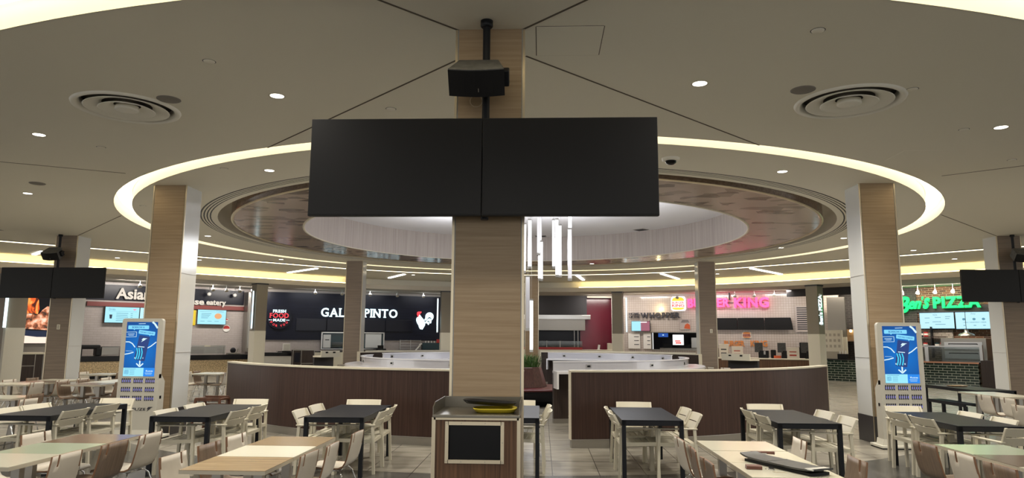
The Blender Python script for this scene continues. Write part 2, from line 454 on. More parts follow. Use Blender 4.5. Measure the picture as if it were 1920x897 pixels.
# ------------------------------------------------------------------ setting: floor and ceilings
f = MB(); f.box(-40, 40, -16, 46, -.12, 0); tag(f.build('floor', 'floor_tile', kind='structure'), 'greige rectangular floor tiles with a dark grey outer zone', 'floor')

def ceil_piece(name, loops, z, m, label, thick=.0):
    me = fill2d(loops); mb = MB(); mb.add_mesh(me, Matrix.Translation((0, 0, z))); bpy.data.meshes.remove(me)
    for f_ in mb.bm.faces: f_.material_index = 0
    return tag(mb.build(name, m, kind='structure'), label, 'ceiling')
def arc(r, a0, a1, n=96): return [(CX+r*math.sin(R(a0+(a1-a0)*k/n)), CY+r*math.cos(R(a0+(a1-a0)*k/n))) for k in range(n+1)]
RO, RI = 10.0, 9.66                       # cove slot
F0, F1 = 14.1, 14.5                       # slot of the outer cove in front
outer = perim(15.72, 16)
big = [(-26, -16)] + [(-26, outer[0][1]-0.0)] + outer + [(26, outer[-1][1])] + [(26, -16)]
front_slot = arc(F0, 95, 265) + arc(F1, 265, 95)
ceil_piece('ceiling', [big, circle(RO), front_slot, circle(.55, 40, (-4.66, 1.78)), circle(.55, 40, (4.10, 1.76))], CEIL, 'ceiling_paint', 'large beige main ceiling around the round cove')
ceil_piece('ceiling', [circle(RI), circle(8.30)], CEIL, 'ceiling_paint', 'ring of beige ceiling inside the glowing cove')
ceil_piece('ceiling', [circle(8.06), circle(7.92)], CEIL, 'ceiling_paint', 'narrow beige ceiling lip round the patterned disc')
# slot diffuser ring: thin black gaps between flush blades
mb2 = MB(); mb2.ringbox(8.06, 8.30, CEIL-.001, CEIL+.06, 0, 360, 128)
t = thing('slot_diffuser', (0, 0, 0), 'round linear slot air diffuser with thin black gaps in the ceiling', 'air diffuser')
for k in range(3):
    mb = MB(); r = 8.092+k*.068; mb.ringbox(r, r+.036, CEIL-.004, CEIL, 0, 360, 128); mb.build('blade', 'ceiling_paint', t)
mb2.build('plenum', 'black_metal', t)
# cove slots
def cove(r0, r1, a0, a1, label, hh=.26, led='cove_led', n=128):
    m = MB()
    for r, t_ in ((r0-.01, 0), (r1+.002, 0)):
        m.ringbox(r, r+.008, CEIL-.012 if t_ else CEIL, CEIL+hh, a0, a1, n)
    m.ringbox(r0, r1, CEIL+hh, CEIL+hh+.01, a0, a1, n)
    o = tag(m.build('trim_1', 'cove_paint', kind='structure'), label + ' recess', 'cove')
    l = MB(); l.ringbox(r0+.03, r1-.03, CEIL+hh-.03, CEIL+hh-.01, a0, a1, n)
    t_ = tag(l.build('cove_light_strip', led), label + ' light strip', 'light')
cove(RI, RO, 0, 360, 'glowing warm round ceiling cove around the patterned disc')
cove(F0, F1, 95, 265, 'glowing warm cove arc overhead at the top of the frame')
# recess between ceiling lip and disc, the hanging disc, the well
m = MB(); m.lathe([(7.92, CEIL), (7.92, CEIL+.45), (7.3, CEIL+.45)], (CX, CY, 0), 128)
tag(m.build('trim_2', 'ceiling_paint', kind='structure'), 'beige recess around the patterned ceiling disc', 'cove')
t = thing('ceiling_disc', (CX, CY, CEIL), 'large round glossy ceiling disc with flake pattern and open middle', 'ceiling panel', kind='structure')
me = fill2d([circle(7.60, c=(0, 0)), circle(5.92, c=(0, 0))]); m = MB(); m.add_mesh(me); m.build('disc_panel', 'flake_laminate', t)
m = MB(); m.lathe([(7.60, -.012), (7.62, 0), (7.62, .45)], n=128); m.build('outer_rim', 'top_walnut', t)
m = MB(); m.lathe([(7.56, -.002), (7.58, -.02), (7.615, -.02), (7.63, 0)], n=128); m.build('edge_trim', 'champagne', t)
m = MB(); m.lathe([(5.93, -.0), (5.93, .86)], n=160); m.build('well_wall', 'well_slat', t)
m = MB(); m.lathe([(5.90, .0), (5.90, -.02), (5.95, -.02), (5.95, 0)], n=160); m.build('well_trim', 'cream_cap', t)
m = MB(); m.disc(5.95, (CX, CY, CEIL+.86), 128); tag(m.build('ceiling', 'well_white', kind='structure'), 'raised white ceiling above the round well', 'ceiling')
m = MB(); m.box(-27, 27, -17, 47, CEIL+.95, CEIL+1.05); tag(m.build('ceiling', 'grey_wall', kind='structure'), 'roof slab above the hung ceilings', 'ceiling')
for i, a in enumerate((-22, 4.5, 43)):
    g = thing('air_grille', polar(a, 5.6, CEIL+.86), ['small dark grille at the well top left of the front column', 'small dark grille behind the hanging light tubes', 'small dark grille at the right end of the raised ceiling'][i], 'air grille', -R(a))
    m = MB(); m.box(-.2, .2, -.18, .18, -.015, 0); m.build('frame', 'grey_wall', g)
    m = MB()
    for k in range(5): m.box(-.17, .17, -.15+k*.065, -.11+k*.065, -.02, -.012)
    m.build('slat', 'black_metal', g)

# ceiling seams (diagonal control joints between columns)
def seam(a, b, i, label):
    m = MB(); m.bar((a[0], a[1], CEIL-.001), (b[0], b[1], CEIL-.001), .022, .004); tag(m.build('trim_3', 'seam', kind='structure'), label, 'ceiling joint')
seam((-.3, -.3), (-2.2, -2.2), 0, 'ceiling joint running forward left from the front column')
seam((.3, -.3), (2.2, -2.2), 1, 'ceiling joint running forward right from the front column')
seam((-.31, .31), (-3.62, 3.62), 2, 'ceiling joint from the front column back to the cove on the left')
seam((.31, .31), (3.62, 3.62), 3, 'ceiling joint from the front column back to the cove on the right')
seam((-12.62, 12.62), (-9.4, 9.4), 4, 'ceiling joint between left screen column and cove')
seam((12.62, 12.62), (9.4, 9.4), 5, 'ceiling joint between right screen column and cove')
seam((-6.75, 5.2), (-10.4, 3.3), 6, 'faint ceiling joint left of the cove')
seam((7.3, 5.6), (10.4, 3.2), 7, 'faint ceiling joint right of the cove')

# perimeter: uplight cove lip, soffit
PX = lambda r: perim(r, 16)
m = MB(); sweep(m, PX, [(15.72, CEIL), (15.72, CEIL+.02), (16.2, CEIL+.02), (16.2, 4.27)])
tag(m.build('trim_4', 'cove_paint', kind='structure'), 'cream cove wall above the storefront bulkhead', 'cove')
m = MB(); sweep(m, PX, [(16.2, 4.27), (15.78, 4.27), (15.74, 4.27), (15.74, SOF), (19.2, SOF)])
sweep(m, lambda r: perim(r, 16), [(19.2, SOF), (22.5, SOF)])
tag(m.build('ceiling', 'soffit_paint', kind='structure'), 'lower storefront soffit with its bulkhead face', 'ceiling')
def perim_led(a0, a1, side, label):
    m = MB(); m.ringbox(15.82, 15.92, 4.275, 4.30, a0, a1, 48)
    if side:
        t_ = polar(45*side, 15.87); d = Vector((math.cos(R(45))*side, -math.sin(R(45)), 0))
        m.bar(t_+Vector((0, 0, 4.288)), t_+d*14+Vector((0, 0, 4.288)), .1, .025)
    tag(m.build('cove_light_strip', 'cove_led_yellow'), label, 'light')
perim_led(-45, -33.5, -1, 'yellow bulkhead cove light strip above the left storefronts')
perim_led(8.5, 45, 1, 'yellow bulkhead cove light strip above the right storefronts')
# slot light line parallel to the perimeter
def linear_slot(r, w, z, m_, label, cat, name):
    m = MB(); P, Q = perim(r, 11), perim(r+w, 11)
    va = m._v([(x, y, z) for x, y in P]); vb = m._v([(x, y, z) for x, y in Q])
    for i in range(len(P)-1): m._f([va[i], va[i+1], vb[i+1], vb[i]])
    va2 = m._v([(x, y, z+.006) for x, y in P]); vb2 = m._v([(x, y, z+.006) for x, y in Q])
    for i in range(len(P)-1):
        m._f([va[i], va[i+1], va2[i+1], va2[i]]); m._f([vb[i], vb[i+1], vb2[i+1], vb2[i]])
    return tag(m.build(name, m_), label, cat)
linear_slot(11.64, .13, CEIL-.012, 'thin_led', 'thin bright linear ceiling light bent around the dining area', 'light', 'linear_light')
linear_slot(11.42, .12, CEIL-.008, 'black_metal', 'thin dark linear air slot beside the bent ceiling light', 'air diffuser', 'air_slot')
lin = [((-10.6, 23.63), (-8.72, 21.72)), ((-6.71, 26.21), (-5.61, 24.26)), ((2.01, 24.3), (2.48, 27.1)), ((5.61, 23.69), (6.85, 26.35)), ((8.71, 21.33), (10.71, 23.8)), ((-17.21, 17.07), (-16.24, 16.17))]
linl = ['short slanted ceiling light over the dark navy storefront, left of the oak column', 'short slanted ceiling light right of the far left column', 'short slanted ceiling light just right of the hanging tubes', 'short slanted ceiling light just left of the far right column', 'short slanted ceiling light over the pink sign, right of the far right column', 'short slanted ceiling light behind the left loudspeaker']
for (a, b), l in zip(lin, linl):
    m = MB(); m.bar((*a, CEIL-.017), (*b, CEIL-.017), .13, .03); tag(m.build('linear_light', 'white_led'), l, 'light', 'slanted linear ceiling lights')

# ------------------------------------------------------------------ downlights, diffusers, small ceiling pieces
def make_downlight():
    t = thing('downlight', (0, 0, 0), '', 'light')
    m = MB(); m.lathe([(.072, .0), (.095, -.006), (.10, 0)], n=24); m.build('trim_ring', 'cream_cap', t)
    m = MB(); m.disc(.078, (0, 0, -.002), 24); m.build('lens', 'downlight_lens', t)
    return t
DL = [(-2.63, 1.40, 'recessed downlight beside the left round diffuser, toward the front column'), (2.21, 1.12, 'recessed downlight between front column and right round diffuser'),
      (-6.60, 2.89, 'recessed downlight left of the left round diffuser'), (6.52, 2.82, 'recessed downlight right of the right round diffuser'),
      (-4.15, 5.04, 'recessed downlight inside the cove ring on its left'), (4.5, 5.25, 'recessed downlight inside the cove ring on its right'),
      (-9.76, 6.87, 'recessed downlight left of the cove ring above the left tables'), (9.9, 6.9, 'recessed downlight right of the cove ring near the right screen'),
      (-8.92, 12.71, 'recessed downlight just right of the left kiosk column'), (8.81, 13.08, 'recessed downlight just left of the right kiosk column'),
      (-14.91, 18.18, 'recessed downlight right of the left screen column'), (-12.2, 18.83, 'recessed downlight near the asian food stall'),
      (12.08, 15.76, 'recessed downlight right of the right kiosk column'), (14.66, 18.08, 'recessed downlight over the green sign stall'),
      (-6.54, 19.28, 'recessed downlight left of the far left column'), (-9.04, 18.61, 'recessed downlight between thin line lights on the left'),
      (2.37, 19.87, 'recessed downlight behind the hanging tubes'), (7.81, 15.15, 'recessed downlight beside the disc on the right'),
      (8.03, 23.87, 'recessed downlight over the pink sign stall'), (-5.3, 24.77, 'recessed downlight over the navy stall')]
D0 = make_downlight()
LAMPS = []
for i, (x, y, l) in enumerate(DL):
    o = D0 if i == 0 else dup(D0, (0, 0, 0), 0, l)
    o.location = (x, y, CEIL); o['label'] = l; o['group'] = 'recessed ceiling downlights'; LAMPS.append((x, y))

mat('diffuser_white', (.80, .78, .71), .5)
mat('duct_grey', (.16, .14, .12), .6)
def make_diffuser():
    t = thing('ceiling_diffuser', (0, 0, 0), '', 'air diffuser')
    m = MB(); m.lathe([(.61, 0), (.60, -.02), (.575, -.028), (.55, -.02), (.53, .0), (.50, .07), (.51, .075), (.545, .01), (.56, 0)], n=48); m.build('outer_ring', 'diffuser_white', t)
    for r0, r1, z in ((.48, .33, -.022), (.32, .20, -.03)):
        m = MB(); m.lathe([(r1-.04, z+.07), (r1, z+.055), (r0-.02, z+.012), (r0, z), (r0-.012, z-.004), (r1-.01, z+.04), (r1-.05, z+.06)], n=40); m.build('cone_ring', 'diffuser_white', t)
    m = MB(); m.lathe([(.13, .02), (.135, -.03), (.12, -.036), (.001, -.036)], n=32); m.build('hub', 'diffuser_white', t)
    m = MB(); m.lathe([(.548, 0), (.548, .14), (.001, .14)], n=40); m.build('duct', 'duct_grey', t)
    return t
d = make_diffuser(); d.location = (-4.66, 1.78, CEIL); d['label'] = 'round concentric air diffuser in the ceiling on the left'
d['group'] = 'round ceiling air diffusers'
dup(d, (4.10, 1.76, CEIL), 0, 'round concentric air diffuser in the ceiling on the right', 'round ceiling air diffusers')
def small_disc(name, x, y, r, m_, label, cat, group=None, h=.012):
    m = MB(); m.lathe([(.001, -h), (r*.9, -h), (r, -h*.4), (r, 0)], n=28); o = m.build(name, m_); o.location = (x, y, CEIL); tag(o, label, cat, group); return o
mat('speaker_grille', (.20, .18, .16), .7)
for x, y, l in ((-3.97, 1.48, 'round grey ceiling speaker beside the left air diffuser'), (3.41, 1.34, 'round grey ceiling speaker beside the right air diffuser'), (-8.89, 5.96, 'round grey ceiling speaker far left past the cove')):
    small_disc('ceiling_speaker', x, y, .135, 'speaker_grille', l, 'speaker', 'flush ceiling speakers')
SPR = [(-2.94, .36, 'sprinkler cover above the left downlight'), (2.98, -.20, 'sprinkler cover above the right downlight'), (-1.39, 1.89, 'sprinkler cover just above the big screen on the left'),
       (-6.12, 3.54, 'sprinkler cover under the left air diffuser'), (-4.86, 4.88, 'sprinkler cover inside the cove ring beside its downlight'), (4.62, 1.35, 'sprinkler cover touching the right air diffuser'),
       (6.09, 2.90, 'sprinkler cover beside the rightmost near downlight'), (7.77, 4.53, 'sprinkler cover at the right edge above the right screen'), (-8.17, 8.18, 'sprinkler cover inside the cove ring left of the column')]
for x, y, l in SPR:
    t = thing('ceiling_sprinkler', (x, y, CEIL), l, 'sprinkler', 0, 'flush sprinkler covers')
    m = MB(); m.lathe([(.001, -.008), (.055, -.008), (.058, -.004), (.058, 0)], n=20); m.build('cover_plate', 'ceiling_paint', t)
    m = MB(); m.lathe([(.058, -.0015), (.066, -.0015)], n=20); m.build('gap_ring', 'black_metal', t)
def hatch(x0, x1, y0, y1, label, gap='seam'):
    t = thing('ceiling_hatch', ((x0+x1)/2, (y0+y1)/2, CEIL), label, 'ceiling hatch')
    w, d_ = (x1-x0)/2, (y1-y0)/2
    m = MB(); m.box(-w, w, -d_, d_, -.004, 0); m.build('panel', 'ceiling_paint', t)
    m = MB()
    for q in ((-w-.008, -w, -d_, d_), (w, w+.008, -d_, d_), (-w, w, -d_-.006, -d_), (-w, w, d_, d_+.006)): m.box(*q, -.002, 0)
    m.build('gap_pattern', gap, t)
hatch(.42, 1.03, -.35, .30, 'square access hatch in the ceiling right of the front column')
hatch(5.85, 6.5, 3.95, 4.55, 'faint square access hatch below the right air diffuser', 'ceiling_paint')
t = thing('ceiling_camera', (2.48, 4.34, CEIL), 'black dome security camera inside the cove ring right of the big screen', 'security camera')
m = MB(); m.lathe([(.14, 0), (.135, -.03), (.11, -.045), (.07, -.045)], n=28); m.build('housing', 'diffuser_white', t)
m = MB(); m.lathe([(.085, -.040), (.08, -.075), (.045, -.10), (.001, -.107)], n=24); m.build('dome', 'black_gloss', t)

# ------------------------------------------------------------------ columns
HW = .306
def column(x, y, label, dark=False, base=False, h=CEIL, outlet=None, side_dark=True):
    t = thing('column', (x, y, 0), label, 'column', kind='structure')
    m = MB(); m.box(-HW+.006, HW-.006, -HW+.012, HW-.006, 0, h); m.build('core', 'column_white', t)
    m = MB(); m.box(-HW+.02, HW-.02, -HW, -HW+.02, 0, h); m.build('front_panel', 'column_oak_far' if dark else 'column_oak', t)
    m = MB()
    for s_ in (-1, 1): m.box(s_*HW-.011, s_*HW+.011, -HW-.004, -HW+.016, 0, h)
    m.build('corner_trim', 'champagne', t)
    m = MB()
    for z in (1.45, 2.9): m.box(-HW-.0005, HW+.0005, -HW+.02, HW-.02, z, z+.006)
    m.build('panel_joint', 'grey_wall', t)
    if base:
        m = MB(); m.box(-HW-.004, HW+.004, -HW-.006, HW+.004, 0, .46); m.build('base_panel', 'dark_base', t)
    return t
column(0, 0, 'front oak faced column behind the big black screen')
column(-GR, GR, 'oak column behind the left charging kiosk', base=True)
column(GR, GR, 'oak column behind the right charging kiosk', base=True)
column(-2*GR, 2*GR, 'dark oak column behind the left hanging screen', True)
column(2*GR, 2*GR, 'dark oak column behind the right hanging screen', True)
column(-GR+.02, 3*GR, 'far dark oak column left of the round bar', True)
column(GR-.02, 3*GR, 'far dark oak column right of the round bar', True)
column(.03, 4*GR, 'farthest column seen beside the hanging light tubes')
def wall_plate(x, y, z, rz, label, n=2):
    t = thing('wall_socket', (x, y, z), label, 'wall socket', rz)
    m = MB(); m.box(-.045, .045, -.012, 0, -.07, .07, bev=.004); m.build('cover_plate', 'cream_laminate', t)
    m = MB()
    for k in range(n): m.box(-.018, .018, -.014, -.011, -.045+k*.05, -.01+k*.05)
    m.build('outlet_face', 'grey_wall', t)
wall_plate(-12.93, 2*GR-HW, 1.98, 0, 'small cover plate on the left screen column')
wall_plate(GR+.08, 3*GR-HW, 2.05, 0, 'small cover plate on the far right column')
# wire loop on the front column
m = MB(); m.tube([(-.12+.055*math.sin(2*PI*k/20), -HW-.012, 3.86+.055*math.cos(2*PI*k/20)) for k in range(20)], .0022, 5, closed=True)
m.tube([(-.075, -HW-.01, 3.92), (-.072, -HW-.008, 3.98), (-.072, -HW-.006, 4.05)], .0022, 5)
tag(m.build('cable', 'champagne'), 'thin loop of loose cable on the front column', 'cable')

# storefront columns (taupe above, cream below)
def store_column(p, rz, label, label_light=None, w=.25):
    t = thing('column', (p[0], p[1], 0), label, 'column', rz, kind='structure')
    m = MB(); m.box(-w, w, -w, w, 2.0, SOF); m.build('shaft', 'column_taupe', t)
    m = MB(); m.box(-w-.004, w+.004, -w-.004, w+.004, 0, 2.0); m.build('lower_cladding', 'column_white_matte', t)
    m = MB(); m.box(-w-.02, w+.02, -w-.02, w+.02, SOF-.06, SOF); m.build('cap', 'dark_base', t)
    return t
for a, l in ((-47.6, 'taupe and cream pier between asian stall and navy stall'), (-15.5, 'taupe and cream pier right of the navy stall'), (15.3, 'taupe and cream pier right of the maroon wall'), (48.2, 'taupe and cream pier left of the green tiled counter')):
    store_column(polar(a, 16.1), -R(a), l)
pL = polar(-45, 16.1)+Vector((math.cos(R(45)), math.sin(R(45)), 0))*(-9.45)
store_column(pL, R(45), 'taupe and cream pier left of the fire grill screen', w=.28)

# ------------------------------------------------------------------ hanging displays and loudspeakers
def display():
    t = thing('hanging_display', (0, 0, 0), '', 'screen')
    m = MB(); m.lathe([(.001, 0), (.055, 0), (.055, -.05), (.045, -.062), (.034, -.062)], (-.02, -.47, CEIL), 20); m.build('ceiling_collar', 'black_metal', t)
    m = MB(); m.cyl(.033, (-.02, -.47, 2.75), CEIL-2.75, 16); m.build('pole', 'black_metal', t)
    m = MB(); m.box(-1.2, 1.2, -.545, -.515, 3.28, 3.34); m.box(-1.2, 1.2, -.545, -.515, 3.02, 3.08)
    for x in (-.75, .72): m.box(x-.03, x+.03, -.56, -.54, 2.9, 3.5)
    m.box(-.1, .06, -.53, -.43, 2.98, 3.38); m.build('mount_frame', 'black_metal', t)
    for i, (x0, x1) in enumerate(((-1.505, -.039), (-.031, 1.44))):
        m = MB(); m.box(x0, x1, -.612, -.555, 2.762, 3.606, bev=.004); p = m.build('display_panel', 'black_plastic', t)
        m = MB(); m.box(x0+.008, x1-.008, -.6145, -.611, 2.775, 3.598); m.build('screen', 'screen_black', p)
    return t
H = display(); H['label'] = 'big pair of black display panels hanging before the front column'; H['group'] = 'hanging twin displays'
dup(H, (-2*GR-.03, 2*GR-.04, 0), 0, 'pair of black display panels hanging at the left frame edge', 'hanging twin displays')
dup(H, (2*GR, 2*GR-.02, 0), 0, 'pair of black display panels hanging at the right frame edge', 'hanging twin displays')
def loudspeaker():
    t = thing('loudspeaker', (-.08, -.60, 3.975), '', 'speaker')
    T = Matrix.Rotation(R(36), 4, 'X')
    # body: trapezium box, wide at the curved front, tilted down
    m = MB()
    n = 10; F = []
    for k in range(n+1):
        x = -.235+.47*k/n; F.append((x, -.16-.045*math.cos(x/.235*PI/2)))
    poly = F + [(.17, .14), (-.17, .14)]
    for z0, z1 in ((-.115, .115),):
        A = m._v([T @ Vector((p[0], p[1], z0)) for p in poly]); B = m._v([T @ Vector((p[0], p[1], z1)) for p in poly])
        m._f(A[::-1]); m._f(B)
        for i in range(len(poly)): m._f([A[i], A[(i+1) % len(poly)], B[(i+1) % len(poly)], B[i]])
    m.build('cabinet', 'speaker_case', t)
    m = MB()
    A = [T @ Vector((p[0]*1.005, p[1]-.006, -.113)) for p in F]; B = [T @ Vector((p[0]*1.005, p[1]-.006, .108)) for p in F]
    va, vb = m._v(A), m._v(B)
    for i in range(n): m._f([va[i], va[i+1], vb[i+1], vb[i]])
    m.build('grille', 'black_plastic', t)
    m = MB(); m.box(.20, .27, -.06, .05, -.07, .07, M=T, bev=.01); m.box(.05, .24, .08, .11, -.02, .02, M=T); m.build('bracket', 'black_metal', t)
    m = MB(); m.box(.015, .022, -.216, -.211, -.07, -.04, M=T); m.build('emblem', 'brushed', t)
    return t
S = loudspeaker(); S['label'] = 'black loudspeaker on the pole above the big front screens'; S['group'] = 'pole loudspeakers'
dup(S, (-2*GR-.11, 2*GR-.64, 4.0), 0, 'black loudspeaker on the pole above the left hanging screens', 'pole loudspeakers')
dup(S, (2*GR+.06, 2*GR-.64, 4.0), 0, 'black loudspeaker on the pole above the right hanging screens', 'pole loudspeakers')

# ------------------------------------------------------------------ tray return unit
W0, W1, WY0, WY1, WZ = -.345, .297, -.95, -.32, 1.155
t = thing('tray_return_unit', (0, 0, 0), 'walnut waste and tray return unit with steel top against front column', 'waste unit')
m = MB()   # front with opening
ox0, ox1, oz0, oz1 = -.235, .165, .845, 1.105
for q in ((W0, ox0, 0, WZ), (ox1, W1, 0, WZ), (ox0, ox1, 0, oz0), (ox0, ox1, oz1, WZ)): m.box(q[0], q[1], WY0, WY0+.02, q[2], q[3])
m.box(W0, W0+.018, WY0+.02, WY1, 0, WZ); m.box(W1-.018, W1, WY0+.02, WY1, 0, WZ); m.box(W0, W1, WY1-.018, WY1, 0, WZ)
m.build('cabinet', 'walnut_unit', t)
m = MB()
for x in (W0, W1): m.box(x-.014, x+.014, WY0-.006, WY0+.02, 0, WZ)
m.box(W0, W1, WY0-.006, WY0+.006, WZ-.016, WZ); m.build('edge_trim', 'champagne', t)
m = MB()
for q in ((ox0-.022, ox0+.004, oz0-.022, oz1+.022), (ox1-.004, ox1+.022, oz0-.022, oz1+.022), (ox0, ox1, oz0-.022, oz0+.004), (ox0, ox1, oz1-.004, oz1+.022)): m.box(q[0], q[1], WY0-.009, WY0+.004, q[2], q[3])
fr = m.build('opening_frame', 'champagne', t)
m = MB()
for x, z in [(ox0+.1, oz0-.01), (ox0+.1, oz1+.01), (ox1-.12, oz0-.01), (ox1-.12, oz1+.01), (ox0-.01, .975), (ox1+.01, .975), (ox0-.01, oz1+.01), (ox1+.01, oz1+.01), (ox0-.01, oz0-.01), (ox1+.01, oz0-.01)]:
    m.box(x-.003, x+.003, WY0-.011, WY0-.008, z-.003, z+.003)
m.build('screw', 'brushed', fr)
m = MB(); m.box(ox0, ox1, WY0+.03, WY0+.045, oz0, oz1); m.box(ox0, ox1, WY0+.004, WY0+.03, oz0, oz0+.004); m.build('flap', 'black_gloss', t)
m = MB(); m.box(W0-.01, W1+.01, WY0-.012, WY1, WZ, WZ+.022, bev=.004)
m.build('steel_top', 'steel_tray', t)
m = MB()
zt = WZ+.022
m.box(W0-.01, W1+.01, WY1-.012, WY1-.002, zt, zt+.085)
m.prism([(0, 0)], 0, 0) if False else None
for x in (W0-.008, W1+.002):
    M90 = Matrix.Translation((x, 0, 0))
    a = [(WY0-.01, zt), (WY1-.004, zt), (WY1-.004, zt+.085), (WY0+.09, zt+.085), (WY0-.01, zt+.055)]
    A = m._v([(x, p[0], p[1]) for p in a]); B = m._v([(x+.006, p[0], p[1]) for p in a]); m._f(A); m._f(B[::-1])
    for i in range(5): m._f([A[i], B[i], B[(i+1) % 5], A[(i+1) % 5]])
m.build('splash_guard', 'steel_tray', t)
m = MB(); m.box(W1, W1+.012, -.62, -.56, .5, .62, bev=.003); m.build('door_latch', 'steel', t)
# trays
def tray(name, L, Wd, hh, loc, rot, m_, label):
    m = MB(); n = 32
    def ring(sx, sy, z, e=.5):
        P = []
        for k in range(n):
            a = 2*PI*k/n; c, s_ = math.cos(a), math.sin(a)
            P.append((sx*math.copysign(abs(c)**e, c), sy*math.copysign(abs(s_)**e, s_), z))
        return m._v(P)
    rings = [ring(L-.03, Wd-.03, 0), ring(L, Wd, hh), ring(L+.008, Wd+.008, hh), ring(L+.006, Wd+.006, hh-.006), ring(L-.02, Wd-.02, -.006)]
    for A, B in zip(rings[:-1], rings[1:]):
        for k in range(n): m._f([A[k], A[(k+1) % n], B[(k+1) % n], B[k]], 0, True)
    m._f(rings[0]); m._f(rings[-1][::-1])
    o = m.build(name, m_); o.location = loc; o.rotation_euler = rot; tag(o, label, 'tray', 'trays on the return unit'); return o
tray('tray', .165, .12, .028, (.105, -.74, zt+.008), (0, 0, .04), 'tray_yellow', 'yellow tray on the steel top under the black tray')
tray('tray', .20, .13, .022, (.06, -.70, zt+.062), (R(-2), R(3), -.1), 'black_plastic', 'black oval tray lying on the yellow tray')

# ------------------------------------------------------------------ charging kiosks
def kiosk(mirror):
    sgn = -1 if mirror else 1
    t = thing('charging_kiosk', (0, 0, 0), '', 'charging kiosk')
    w = .36
    m = MB()   # lower cabinet: deeper than the screen housing, its back edge chamfered
    va = m._v([(-w, y, z) for y, z in ((0, .06), (0, 1.03), (.07, 1.12), (.07, 1.03), (.20, .93), (.20, .06))]) if False else None
    side = [(0, .06), (.20, .06), (.20, .97), (.075, 1.10), (0, 1.10)]
    A = m._v([(-w, y, z) for y, z in side]); B = m._v([(w, y, z) for y, z in side]); m._f(A); m._f(B[::-1])
    for i in range(5): m._f([A[i], B[i], B[(i+1) % 5], A[(i+1) % 5]])
    m.build('cabinet', 'kiosk_shell', t)
    m = MB(); xw = w*sgn
    m.box(min(xw, xw+.004*sgn), max(xw, xw+.004*sgn), .06, .11, .68, .73); m.build('card_reader', 'black_gloss', t)
    m = MB()
    n = 6; rr = .05; P = []
    for cx, cz, a0 in ((w-rr, 2.05-rr, 0), (-w+rr, 2.05-rr, 90)):
        for k in range(n+1):
            a = R(a0+90*k/n); P.append((cx+rr*math.cos(a), cz+rr*math.sin(a)))
    P += [(-w, 1.03), (w, 1.03)]
    m.prism(P, -.002, .075); m.build('screen_housing', 'kiosk_shell', t)
    sx, z0, z1 = .275, 1.06, 1.99
    scr_e = MB(); scr_e.box(-sx, sx, -.0055, .004, -.44, .49); sc = scr_e.build('screen', 'kiosk_blue', t); sc.location = (0, 0, 1.50)
    U = lambda u: -sx+2*sx*u
    V = lambda v: .49-.93*v
    def art(name, m_, fn):
        a = MB(); fn(a); a.build(name, m_, sc)
    y0, y1 = -.008, -.0055
    def rrect(a, u0, u1, v0, v1, rot=0, r=.012):
        cx, cz = (U(u0)+U(u1))/2, (V(v0)+V(v1))/2; hx, hz = abs(U(u1)-U(u0))/2, abs(V(v1)-V(v0))/2; pts = []
        for sx_, sz_, a0 in ((1, 1, 0), (-1, 1, 90), (-1, -1, 180), (1, -1, 270)):
            for k in range(4):
                an = R(a0+30*k); pts.append((sx_*(hx-r)+r*math.cos(an), sz_*(hz-r)+r*math.sin(an)))
        c_, s_ = math.cos(R(rot)), math.sin(R(rot))
        a.prism([(cx+x*c_-z*s_, cz+x*s_+z*c_) for x, z in pts], y0, y1)
    def strip(a, pts, w_, yy=0):
        for (p, q) in zip(pts[:-1], pts[1:]): a.bar((U(p[0]), y1-.0012-yy, V(p[1])), (U(q[0]), y1-.0012-yy, V(q[1])), w_, .0024, up=(0, 1, 0))
    art('screen_bubble', 'kiosk_sky', lambda a: (rrect(a, .05, .72, .065, .135), rrect(a, .40, .93, .165, .235, -7), a.prism([(U(.22), V(.13)), (U(.28), V(.13)), (U(.25), V(.155))], y0, y1), a.prism([(U(.74), V(.235)), (U(.80), V(.24)), (U(.76), V(.262))], y0, y1)))
    def words(a):
        fit_text(a, 'BORROW A', U(.18), U(.58), V(.118), V(.082), y0-.001, ext=.001, off=.01)
        fit_text(a, 'PORTABLE CHARGER', -.12, .12, -.012, .012, 0, M=Matrix.Translation(((U(.40)+U(.93))/2, y0-.001, (V(.165)+V(.235))/2)) @ Matrix.Rotation(R(7), 4, 'Y'), ext=.001)
    art('screen_lettering', 'kiosk_ink', words)
    def white(a):
        strip(a, [(.0, .37), (.12, .37), (.22, .40), (.32, .47)], .016); strip(a, [(.0, .60), (.14, .585), (.28, .56)], .016)
        strip(a, [(.66, .50), (.82, .45), (.99, .37)], .016)
        strip(a, [(.82, 0.0), (.90, .035), (1.0, .115)], .03)
        for q in (((.0, .19), (.33, .185)), ((.33, .185), (.33, .275)), ((.33, .275), (.0, .28))): strip(a, q, .006)
        strip(a, [(.05, .225), (.27, .222)], .008); strip(a, [(.08, .25), (.25, .247)], .006)
        strip(a, [(.38, .035), (.60, .03)], .008)
        strip(a, [(.51, .70), (.51, .80)], .022); strip(a, [(.40, .765), (.51, .825), (.62, .765)], .02)
        strip(a, [(.03, .535), (.24, .54)], .004)
    art('screen_line_art', 'kiosk_white_art', white)
    art('screen_phone', 'kiosk_navy', lambda a: rrect(a, .37, .72, .255, .715, -9, .02))
    def bolt(a):
        a.prism([(U(.56), V(.30)), (U(.70), V(.305)), (U(.62), V(.325)), (U(.64), V(.327)), (U(.50), V(.375)), (U(.555), V(.335)), (U(.51), V(.335))], y0-.002, y1-.002)
    art('bolt_print', 'kiosk_white_art', bolt)
    art('phone_print', 'kiosk_white_art', lambda a: strip(a, [(.42, .455), (.62, .465)], .012, .003))
    for u in (.34, .60): art('screen_dot', 'kiosk_white_art', lambda a: rrect(a, u-.02, u+.02, .65, .68, 0, .008))
